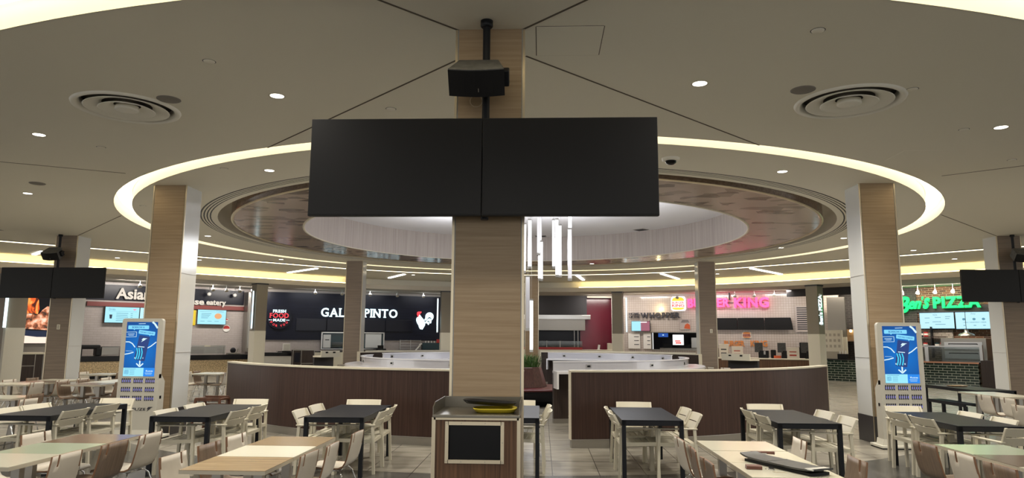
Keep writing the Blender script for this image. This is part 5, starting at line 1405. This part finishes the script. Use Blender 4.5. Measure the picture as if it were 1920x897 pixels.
# ---- white tiled stall with pink lit letters
TH = 25
swall('wall_back', TH, 18.6, -4.0, -1.83, 0, 3.95, 'white_tile', 'white tiled wall left of the kitchen opening')
swall('wall_back', TH, 18.6, .62, 7.1, 0, 3.95, 'white_tile', 'white tiled wall below the pink lit letters')
swall('wall_back', TH, 18.6, -1.83, .62, 2.10, 3.95, 'white_tile', 'white tiled wall above the kitchen opening')
swall('wall_back', TH, 18.6, -1.83, .62, 0, 1.22, 'white_tile', 'white tiled wall below the kitchen opening')
swall('wall_back', TH, 18.62, -4.0, 7.1, 3.95, SOF, 'lilac_wall', 'plain strip above the white tiles', .1)
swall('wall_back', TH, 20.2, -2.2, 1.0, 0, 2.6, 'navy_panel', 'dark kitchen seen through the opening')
t = sthing('storefront_sign', TH, 18.42, 0, 0, 'big rounded pink lit letters on the white tiled stall', 'sign')
m = MB()
fit_text(m, 'BURGER', .14, 2.22, 3.34, 3.80, 0, ext=.05, off=.02, bevel=.022, spacing=1.12); fit_text(m, 'KING', 2.42, 4.05, 3.30, 3.81, 0, ext=.05, off=.02, bevel=.022, spacing=1.12)
m.build('lettering', 'sign_pink', t)
m = MB()
for x in (2.2,): m.box(x-.03, x+.03, .02, .06, 3.7, SOF)
m.box(.2, 4.0, .12, .16, 3.54, 3.57); m.build('bracket', 'black_metal', t)
# bun logo
def bun(th, d, x, z, w, h, label, mw, my, mr, lit=True):
    t = sthing('logo_sign', th, d, x, z, label, 'sign')
    def blob(w_, z0, z1, top, n=8, r=.4):
        P = []
        if top:
            P = [(-w_, z0), (w_, z0)] + [(w_*math.cos(R(90*k/n))**.6 if k < n else 0, z0+(z1-z0)*math.sin(R(90*k/n))) for k in range(1, n+1)] + [(-w_*math.cos(R(90*k/n))**.6, z0+(z1-z0)*math.sin(R(90*k/n))) for k in range(n-1, 0, -1)]
        else:
            P = [(w_, z1), (-w_, z1)] + [(-w_*math.cos(R(90*k/n))**.6 if k < n else 0, z1-(z1-z0)*math.sin(R(90*k/n))) for k in range(1, n+1)] + [(w_*math.cos(R(90*k/n))**.6, z1-(z1-z0)*math.sin(R(90*k/n))) for k in range(n-1, 0, -1)]
        return P
    m = MB(); P = []
    for cx, cz, a0 in ((w-.3*w, h-.5*h, 0), (-w+.3*w, h-.5*h, 90), (-w+.3*w, -h+.3*h, 180), (w-.3*w, -h+.3*h, 270)):
        rx = .3*w; rz = .5*h if a0 < 180 else .3*h
        for k in range(6): P.append((cx+rx*math.cos(R(a0+18*k)), cz+rz*math.sin(R(a0+18*k))))
    m.prism(P, -.02, .10); m.build('case', mw, t)
    m = MB(); m.prism(blob(w*.84, h*.36, h*.88, True), -.03, -.019); m.prism(blob(w*.84, -h*.86, -h*.56, False), -.03, -.019); m.build('bun', my, t)
    m = MB(); fit_text(m, 'BURGER', -w*.82, w*.82, -.02*h, h*.26, -.03, ext=.008, off=.02); fit_text(m, 'KING', -w*.84, w*.84, -h*.46, -h*.08, -.03, ext=.008, off=.03); m.build('lettering', mr, t)
    return t
bun(TH, 18.40, -.34, 3.56, .37, .37, 'lit white logo sign with yellow bun halves left of the pink letters', 'sign_logo_white', 'sign_yellow', 'sign_logo_red')
mat('bun_orange', (.62, .22, .05), .5); mat('logo_red', (.38, .05, .03), .5)
bun(TH, 18.58, 2.94, 1.98, .21, .16, 'small red and orange bun logo on the white tiles under the black panel', 'box_white', 'bun_orange', 'logo_red')
t = sthing('wall_lettering', TH, 18.5, 0, 0, 'black slogan letters on the tiles with warm glow behind', 'sign')
m = MB(); fit_text(m, 'HOME', -3.0, -2.42, 3.00, 3.13, 0, ext=.02, off=.02); fit_text(m, 'OF THE', -3.0, -2.42, 2.84, 2.97, 0, ext=.02, off=.02)
m.build('lettering', 'lettering_dark', t); m = MB()
w_ = slab_letters('WHOPPER', -2.36, -.29, 2.83, 3.12, .045); me = bpy.data.meshes.new('tmp'); w_.bm.to_mesh(me); w_.bm.free(); m.add_mesh(me, None, 0); bpy.data.meshes.remove(me)
m.build('lettering', 'lettering_dark', t)
menu_screen(TH, 18.5, -2.84, -1.87, 2.17, 2.67, 'half blue half mauve screen under the black slogan letters', [('menu_half', 'menu_mauve', lambda a, w, h, y: a.box(.02*w, w, y, y+.003, -h, h)), ('menu_print', 'sign_logo_white', lambda a, w, h, y: a.box(.0, w*.7, y-.002, y, h*.72, h*.9))])
t = sthing('wall_poster', TH, 18.58, -.06, 2.50, 'small poster with a reddish picture left of the far right column', 'poster')
m = MB(); m.box(-.27, .27, -.02, 0, -.26, .26); m.build('sheet', 'lilac_wall', t); m = MB(); m.prism([(-.05, -.2), (.25, -.24), (.25, -.02), (.12, .06), (0, -.02)], -.025, -.02); m.build('picture', 'orange_red', t)
m = MB()
for k in range(3): m.box(-.2+.03*k, .22-.03*k, -.025, -.02, .1+.05*k, .125+.05*k)
m.build('print', 'lettering_dark', t)
# kitchen opening contents
t = sthing('kitchen_opening', TH, 18.58, -.6, 1.65, 'dark kitchen opening with steel frame in the white tiles', 'serving hatch')
m = MB()
for q in ((-1.25, -1.21, -.44, .46), (1.20, 1.24, -.44, .46), (-1.25, 1.24, .43, .47), (-1.25, 1.24, -.46, -.42)): m.box(q[0], q[1], -.03, .14, q[2], q[3])
m.build('frame', 'brushed', t)
menu_screen(TH, 19.2, -1.62, -1.10, 1.86, 2.06, 'small dark blue order screen high in the kitchen opening', [('screen_mark', 'kiosk_white_art', lambda a, w, h, y: a.box(-.04, .04, y, y+.003, -.02, .03))], 'blue_screen', 'order_screen')
menu_screen(TH, 18.9, -.78, -.22, 1.46, 1.98, 'bright white advert screen with red words in the kitchen opening', [('advert_print', 'sign_logo_red', lambda a, w, h, y: [a.box(-w*.6, w*.4, y, y+.003, -h*.35, -h*.1), a.box(-w*.5, w*.55, y, y+.003, -h*.75, -h*.45)])], 'ad_white', 'advert_screen')
t = sthing('fryer_station', TH, 19.3, -.5, 0, 'steel and dark fryer station inside the kitchen opening', 'appliance')
m = MB(); m.box(-1.1, 1.0, 0, .5, 0, 1.30, bev=.01); m.build('body', 'brushed', t); m = MB(); m.box(-.95, -.45, .05, .3, 1.30, 1.55, bev=.02); m.build('fry_basket', 'black_metal', t); m = MB(); m.box(.15, .5, .05, .3, 1.3, 1.5, bev=.02); m.build('fry_basket', 'black_metal', t); m = MB(); m.box(.55, .95, .0, .3, 1.3, 1.85, bev=.02); m.build('holding_unit', 'steel', t)
for x, z0, z1, w_, l in ((-2.75, 1.25, 2.05, .32, 'white notice sheet with dark print left of the kitchen opening'), (-2.05, 1.25, 2.05, .20, 'narrow pale blue notice sheet beside the kitchen opening')):
    t = sthing('notice_sheet', TH, 18.56, x, (z0+z1)/2, l, 'notice'); h = (z1-z0)/2
    m = MB(); m.box(-w_, w_, -.015, 0, -h, h); m.build('sheet', 'white_sheet', t); m = MB()
    for k in range(3): m.box(0, w_*.8, -.02, -.015, h*(.5-.5*k), h*(.58-.5*k))
    m.build('print', 'lettering_dark', t)
t = sthing('menu_board', TH, 18.5, 3.22, 2.52, 'long switched off black menu panel below the pink letters', 'menu board')
for k in range(3):
    m = MB(); m.prism([(-1.95+k*1.27, -.29), (-.70+k*1.27-(-.03 if k == 2 else 0), -.29), (-.70+k*1.27-(.06 if k == 2 else 0), .29), (-1.95+k*1.27, .29)], -.05, 0); m.build('board_panel', 'black_plastic', t)
t = sthing('wall_lettering', TH, 18.57, 0, 0, 'faded orange red letters low on the white tiles behind the boxes', 'sign')
m = MB(); fit_text(m, 'BURGER', 1.85, 2.82, 1.42, 1.70, 0, ext=.01, off=.03); m.build('lettering', 'bun_orange', t); m = MB(); fit_text(m, 'KING', 3.10, 3.88, 1.42, 1.72, 0, ext=.01, off=.03); m.build('lettering', 'bun_orange', t)
t = sthing('wall_text_panel', TH, 18.55, 5.75, 2.75, 'block of small black printed lines on the tiles behind the right pier', 'wall text')
m = MB(); m.box(-.55, .75, -.008, 0, -.62, .62); m.build('panel', 'lilac_wall', t)
m = MB()
for k in range(11): m.box(-.48, .48+.14*math.sin(k*2.1), -.014, -.008, .49-k*.1, .54-k*.1)
m.build('print', 'lettering_dark', t)
t = sthing('service_counter', TH, 16.75, 0, 0, 'counter with cream top and brown front under the black menu panel', 'counter')
m = MB(); m.box(1.2, 5.9, 0, .7, 0, .86); m.build('front_panel', 'walnut_unit', t)
m = MB(); m.box(1.15, 5.92, -.05, .75, .86, .92, bev=.01); m.build('countertop', 'cream_laminate', t)
for i, (x, l) in enumerate(((3.72, 'black order terminal on the cream counter, left one'), (4.72, 'black order terminal on the cream counter, middle one'), (5.72, 'black order terminal on the cream counter, right one beside the pier'))):
    t = sthing('order_terminal', TH, 16.95, x, .92, l, 'register', 'order terminals')
    m = MB(); m.box(-.20, .16, -.02, .03, .26, .70, bev=.01); m.build('screen', 'grey_plastic', t)
    m = MB(); m.bar((0, .05, 0), (0, .03, .3), .08, .06); m.build('stand', 'black_plastic', t)
    m = MB(); m.box(.02, .40, -.05, .2, 0, .34, bev=.02); m.build('base', 'black_plastic', t)
    m = MB(); m.box(.20, .28, -.07, -.05, .16, .32); m.build('card_reader', 'steel', t)
def carton(x, d, z, w, h, label, mark='logo_red', mname='box_white'):
    t = sthing('carton', TH, d, x, z, label, 'box', 'paper boxes on the tiled stall counter')
    m = MB(); m.box(-w/2, w/2, 0, .25, 0, h, bev=.008); m.build('box', mname, t); m = MB(); m.box(-w*.3, w*.3, -.004, 0, h*.22, h*.36); m.box(-w*.3, w*.3, -.004, 0, h*.55, h*.64); m.build('print', mark, t); return t
carton(5.18, 16.85, .92, .50, .50, 'plain tan carton between middle and right order terminals')
carton(1.72, 17.0, .92, .24, .42, 'paper box with dark window, leftmost above the cream counter', 'lettering_dark', 'grey_wall'); carton(2.10, 17.05, .92, .42, .62, 'tall tan paper box left of the far right column boxes', 'lettering_dark'); carton(2.72, 17.0, .92, .48, .52, 'white paper box with red print beside the tall tan one')
sbox('bag', TH, 16.9, 4.22, 4.44, 0, .16, .92, 1.30, 'black_plastic', 'black bag standing beside the middle order terminal', 'bag', bev=.03)
sbox('tray_stack', TH, 16.85, 4.36, 4.66, -.02, .2, .92, 1.04, 'orange_red', 'orange red box beside the middle order terminal', 'box')
t = sthing('coffee_machine', TH, 17.9, 5.55, .92, 'black coffee machine on the back counter near the right pier', 'appliance')
m = MB(); m.box(-.35, .35, 0, .3, 0, .5, bev=.02); m.build('body', 'black_plastic', t); m = MB(); m.box(-.18, .18, .02, .25, .5, .72, bev=.02); m.build('hopper', 'black_gloss', t)
for i, x in enumerate((-.2, 1.2, 2.6, 3.5, 4.4, 5.2)):
    track_light(TH, 17.7, x, 3.88, 'small spotlight over the pink letters, ' + ['first', 'second', 'third', 'fourth', 'fifth', 'sixth'][i] + ' from the left', 'small spotlights over the pink letters')

# ---- green tiled pizza stall
TH = 45
swall('wall_right', TH, 20.5, 3.40, 9.0, 0, SOF, 'red_brick', 'red brick wall behind the green lit letters')
swall('wall_right', TH, 20.45, -2.0, 3.42, 0, SOF, 'dark_brick', 'black brick wall left of the green lit letters')
swall('wall_right', TH, 20.42, 3.0, 6.6, 2.98, 3.26, 'charcoal', 'dark band behind the feet of the green letters', .05)
swall('wall_right', TH, 20.40, 3.45, 4.75, .9, 2.2, 'white_brick', 'pale worn brick panel behind the shelves', .05)
t = sthing('storefront_sign', TH, 20.30, 0, 0, 'green lit letters on the brick wall', 'sign')
m = MB(); me_k = dict(ext=.05, off=.02, bevel=.012)
fit_text(m, 'B', 2.70, 3.20, 2.96, 3.68, 0, shear=.35, **me_k); fit_text(m, 'en', 3.16, 3.66, 3.12, 3.48, 0, shear=.45, **me_k); fit_text(m, "'", 3.69, 3.76, 3.50, 3.66, 0, shear=.3, **me_k); fit_text(m, 's', 3.72, 4.0, 3.12, 3.60, 0, shear=.45, **me_k)
m.build('lettering', 'sign_green', t)
m = MB(); fit_text(m, 'PIZZA', 4.12, 5.86, 3.13, 3.62, 0, ext=.05, off=.03, bevel=.01, spacing=1.14); m.build('lettering', 'sign_green', t)
def pz1(a, w, h, y):
    fit_text(a, 'PIZZA', -w*.2, w*.05, h*.62, h*.80, y, ext=.001); fit_text(a, 'SANDWICHES', -w*.25, w*.25, -h*.22, -h*.08, y, ext=.001, off=.02)
    for x, z, q in ((-.7, .3, .3), (-.7, -.3, .25), (-.1, .35, .35), (-.1, -.5, .6), (.5, .45, .3), (.5, .2, .25)): a.box(w*x, w*(x+q), y, y+.003, h*z, h*(z+.06))
    for k in range(26): a.prism([(-w+2*w*k/26, h), (-w+2*w*(k+.5)/26, h*.93), (-w+2*w*(k+1)/26, h)], y, y+.003); a.prism([(-w+2*w*k/26, -h), (-w+2*w*(k+.5)/26, -h*.93), (-w+2*w*(k+1)/26, -h)], y, y+.003)
def pz2(a, w, h, y):
    fit_text(a, 'Zesty', -w*.18, w*.12, h*.66, h*.86, y, ext=.001, shear=.3); fit_text(a, '1 ROLL + SANDWICH + DRINK', -w*.6, w*.65, -h*.28, -h*.16, y, ext=.001, off=.02)
    for x in (-.55, 0, .5):
        a.box(w*x-.03, w*x+.06, y, y+.003, -h*.62, -h*.55); a.prism([(w*x+.06*math.cos(2*PI*k/10), h*.15+.05*math.sin(2*PI*k/10)) for k in range(10)], y, y+.003)
    for k in range(26): a.prism([(-w+2*w*k/26, h), (-w+2*w*(k+.5)/26, h*.93), (-w+2*w*(k+1)/26, h)], y, y+.003); a.prism([(-w+2*w*k/26, -h), (-w+2*w*(k+.5)/26, -h*.93), (-w+2*w*(k+1)/26, -h)], y, y+.003)
menu_screen(TH, 20.34, 3.56, 4.86, 2.27, 2.95, 'pale blue menu screen under the green letters, left one', [('menu_print', 'menu_ink', pz1)], 'menu_cyan_pale')
menu_screen(TH, 20.34, 4.92, 6.25, 2.25, 2.95, 'pale blue menu screen under the green letters, right one', [('menu_print', 'menu_ink', pz2)], 'menu_cyan_pale')
t = sthing('service_counter', TH, 18.0, 0, 0, 'counter faced with dark green tiles and a copper edge', 'counter')
m = MB(); m.box(.15, 6.15, 0, .7, 0, .90); m.build('front_panel', 'green_tile', t)
m = MB(); m.box(.1, 6.2, -.04, .75, .90, .94); m.build('countertop', 'black_stone', t)
mat('copper', (.55, .27, .16), .3, .8)
m = MB(); m.box(2.9, 6.2, -.06, -.04, .89, .945); m.build('copper_edge', 'copper', t)
sbox('waste_cabinet', TH, 17.95, 6.25, 7.0, 0, .65, 0, 1.02, 'walnut_dark', 'dark cabinet at the right end of the green tiled counter', 'cabinet')
t = sthing('pizza_oven', TH, 19.2, 5.35, 0, 'steel deck oven behind the green tiled counter', 'oven')
m = MB(); m.box(-.75, .85, 0, .9, .0, 1.86, bev=.02); m.build('body', 'brushed', t)
for z in (1.05, 1.42):
    m = MB(); m.box(-.62, .72, -.03, 0, z, z+.30, bev=.01); dd = m.build('oven_door', 'steel', t); m = MB(); m.tube([(-.45, -.03, z+.2), (-.45, -.08, z+.22), (.55, -.08, z+.22), (.55, -.03, z+.2)], .018, 6); m.build('handle', 'black_metal', dd)
t = sthing('sneeze_guard', TH, 18.35, 4.6, .94, 'long glass guard on the green tiled counter', 'glass guard')
m = MB(); m.box(-1.5, 1.65, .0, .03, .58, .62); m.box(-.35, -.22, 0, .12, 0, .66); m.box(1.55, 1.65, 0, .12, 0, .66); m.build('rail', 'steel', t); m = MB(); m.box(-1.5, 1.6, .01, .018, .05, .58); m.build('glass', 'glass_pane', t)
t = sthing('goods_shelf', TH, 20.2, 4.0, 1.45, 'dark shelves with goods behind the glass guard', 'shelf')
m = MB(); m.box(-.65, .55, -.1, .15, 0, .03); m.box(-.65, .55, -.1, .15, .45, .48); m.build('board', 'walnut_dark', t); m = MB(); m.box(-.02, .02, -.1, .15, -.4, .9); m.build('upright', 'black_metal', t)
for k, (x, z) in enumerate(((-.5, 1.48), (-.25, 1.48), (.2, 1.48), (.4, 1.48), (-.4, 1.93), (-.2, 1.93))):
    t = sthing('food_tin', TH, 20.15, 4.0+x, z, 'dark goods on the shelf behind the glass guard, ' + ['lower far left', 'lower near left', 'lower near right', 'lower far right', 'upper left', 'upper right'][k], 'tin', 'goods on the pizza stall shelves')
    m = MB(); m.cyl(.085, (0, 0, 0), .2, 14); m.build('can', 'red_paint' if k % 2 else 'teal_dark', t); m = MB(); m.cyl(.087, (0, 0, .06), .08, 14); m.build('paper_band', 'white_sheet', t)
t = sthing('pendant_lamp', TH, 19.6, 5.45, 2.02, 'dark shaded pendant over the deck oven', 'pendant light'); m = MB(); m.lathe([(.30, -.05), (.26, .02), (.08, .08), (.06, .2)], n=20); m.build('shade', 'brushed', t); m = MB(); m.cyl(.01, (0, 0, .2), SOF-2.22, 6); m.build('cord', 'black_metal', t)
t = sthing('menu_poster', TH, 18.6, .62, 1.25, 'cream printed poster board on the left of the green tiled counter', 'poster')
m = MB(); m.box(-.55, .30, 0, .04, 0, .95); m.build('board', 'cream_laminate', t); m = MB()
for r_ in range(3):
    for c_ in range(4): m.box(-.47+c_*.19, -.37+c_*.19, -.005, 0, .68-r_*.25, .80-r_*.25)
m.build('print', 'table_edge', t); m = MB(); m.box(-.5, .25, .01, .03, -.31, 0); m.build('leg', 'table_edge', t)
t = sthing('condiment_stand', TH, 18.25, 1.0, .94, 'small dark condiment stand before the cream poster board', 'stand'); m = MB(); m.box(-.2, .2, 0, .2, 0, .22, bev=.01); m.build('box', 'black_plastic', t); m = MB()
for k in range(3): m.cyl(.03, (-.12+k*.12, .1, .22), .14, 8)
m.build('bottle', 'white_sheet', t)
t = sthing('pizza_register', TH, 18.3, 1.75, .94, 'black register with a white card beside the right oak column', 'register'); m = MB(); m.box(-.25, .2, 0, .3, 0, .12, bev=.01); m.build('base', 'black_plastic', t); m = MB(); m.box(.08, .38, -.05, -.03, .02, .22); m.build('card', 'white_sheet', t); m = MB(); m.box(.15, .5, .1, .3, .0, .45, bev=.02); m.build('red_box', 'red_paint', t)
t = sthing('warm_shelf', TH, 20.0, .75, 1.75, 'warmly lit wooden shelf niche in the black brick wall', 'shelf'); m = MB(); m.box(-.55, .55, .2, .4, 0, .5); m.build('back_board', 'top_oak', t); m = MB(); m.box(-.6, .6, 0, .4, -.05, 0); m.build('board', 'top_walnut', t); m = MB(); m.lathe([(.001, -.06), (.05, -.03), (.06, .02), (.03, .07)], (-.05, .1, .42), 14); m.build('bulb', 'warm_bulb', t)
for i, x in enumerate((3.3, 3.9, 4.55, 5.2, 5.9)):
    track_light(TH, 19.2, x, 3.80, 'white cone spotlight over the green letters, ' + ['first', 'second', 'third', 'fourth', 'fifth'][i] + ' from the left', 'cone spotlights over the green letters', True)
swall('wall_right', TH, 20.6, 9.0, 16, 0, SOF, 'grey_wall', 'grey wall past the pizza stall')
m = MB(); m.box(-1.2, 3.5, 0, .05, 3.72, SOF); o = m.build('wall_right', 'charcoal', kind='structure'); place(o, *SF(TH, 17.9)); tag(o, 'dark header over the black brick stall', 'wall')
t = sthing('side_partition', TH, 19.1, .10, 0, 'grey glossy partition panel right of the white tiled stall', 'partition'); m = MB(); m.box(0, .8, 0, .08, 1.9, 3.7); m.build('panel', 'brushed', t); m = MB(); m.box(0, .8, 0, .08, 0, 1.9); m.build('lower_panel', 'cream_laminate', t)

# ------------------------------------------------------------------ lamps
def spot(x, y, e, ang=150, blend=.9, col=(1, .935, .82), z=CEIL-.03):
    l = bpy.data.lights.new('downlight_and_fill_lamp', 'SPOT'); l.energy = e; l.spot_size = R(ang); l.spot_blend = blend; l.color = col; l.shadow_soft_size = .15
    o = bpy.data.objects.new('downlight_and_fill_lamp', l); COL.objects.link(o); o.location = (x, y, z)
E_DL = 430
for x, y in LAMPS: spot(x, y, E_DL)
for x, y in ((-4.6, -2.4), (4.6, -2.4), (0, -4.5), (-9.5, .5), (9.5, .5), (-2.2, -1.6), (2.4, -1.6), (-13.5, 7), (13.5, 7), (-6.5, -5), (6.5, -5), (0, 5.4), (-5.5, 8.3), (5.5, 8.3)): spot(x, y, E_DL*(.55 if y < 0 else 1))  # added fill spots without fixtures, some out of view, for general brightness
def point(p, e, col, r=.15):
    l = bpy.data.lights.new('lamp', 'POINT'); l.energy = e; l.color = col; l.shadow_soft_size = r
    o = bpy.data.objects.new('lamp', l); COL.objects.link(o); o.location = p
def area(p, rot, sx, sy, e, col):
    l = bpy.data.lights.new('lamp', 'AREA'); l.shape = 'RECTANGLE'; l.size = sx; l.size_y = sy; l.energy = e; l.color = col
    o = bpy.data.objects.new('lamp', l); COL.objects.link(o); o.location = p; o.rotation_euler = rot
for x, y in ((-.6, 12.2), (.9, 13.6), (-2.2, 14), (2.4, 12)): point((x, y, 4.2), 95, (.95, .96, 1.0), .5)
# storefront lighting: track lights washing each stall
for th, xs, d, e, col in ((-45, (-5, -2.5, 0), 18.2, 60, (1, .93, .85)), (-27, (-3, 0, 3), 17.4, 14, (.95, .97, 1)), (0, (-1.5, 3.6), 17.6, 45, (1, .92, .85)), (25, (-2, 1.5, 4.5), 17.2, 36, (1, .92, .85)), (45, (.8, 3.6, 5.2), 18.9, 60, (1, .88, .72))):
    for x in xs:
        l, _ = SF(th, d, x, SOF-.03); area(l, (R(25), 0, -R(th)), 1.6, .12, e, col)
l, _ = SF(25, 18.35, -1.3, 3.3); point(l, 9, (1, .78, .40), .05)

# ------------------------------------------------------------------ world, camera, view
w = bpy.data.worlds.new('World'); SC.world = w; w.use_nodes = True
w.node_tree.nodes['Background'].inputs[0].default_value = (.95, .93, .88, 1); w.node_tree.nodes['Background'].inputs[1].default_value = 1.15
cam = bpy.data.cameras.new('Camera'); co = bpy.data.objects.new('Camera', cam); COL.objects.link(co); SC.camera = co
cam.sensor_fit = 'HORIZONTAL'; cam.sensor_width = 36; cam.lens = 1304.994/1920*36; cam.clip_start = .05; cam.clip_end = 200
yaw, pit, rol = R(2.43681), R(8.11363), R(.37112)
fwd = Vector((-math.sin(yaw)*math.cos(pit), math.cos(yaw)*math.cos(pit), math.sin(pit)))
r0 = Vector((math.cos(yaw), math.sin(yaw), 0)); u0 = r0.cross(fwd)
rc = r0*math.cos(rol)+u0*math.sin(rol); uc = -r0*math.sin(rol)+u0*math.cos(rol)
co.matrix_world = Matrix(((rc.x, uc.x, -fwd.x, .46506), (rc.y, uc.y, -fwd.y, -6.31536), (rc.z, uc.z, -fwd.z, 1.7518), (0, 0, 0, 1)))
SC.view_settings.view_transform = 'Standard'; SC.view_settings.look = 'None'; SC.view_settings.gamma = 1; SC.view_settings.exposure = .34
SC.view_settings.use_curve_mapping = False
SC.cycles.max_bounces = 8; SC.cycles.diffuse_bounces = 5; SC.cycles.glossy_bounces = 4; SC.cycles.transmission_bounces = 6
SC.cycles.sample_clamp_indirect = 6; SC.cycles.caustics_reflective = False; SC.cycles.caustics_refractive = False
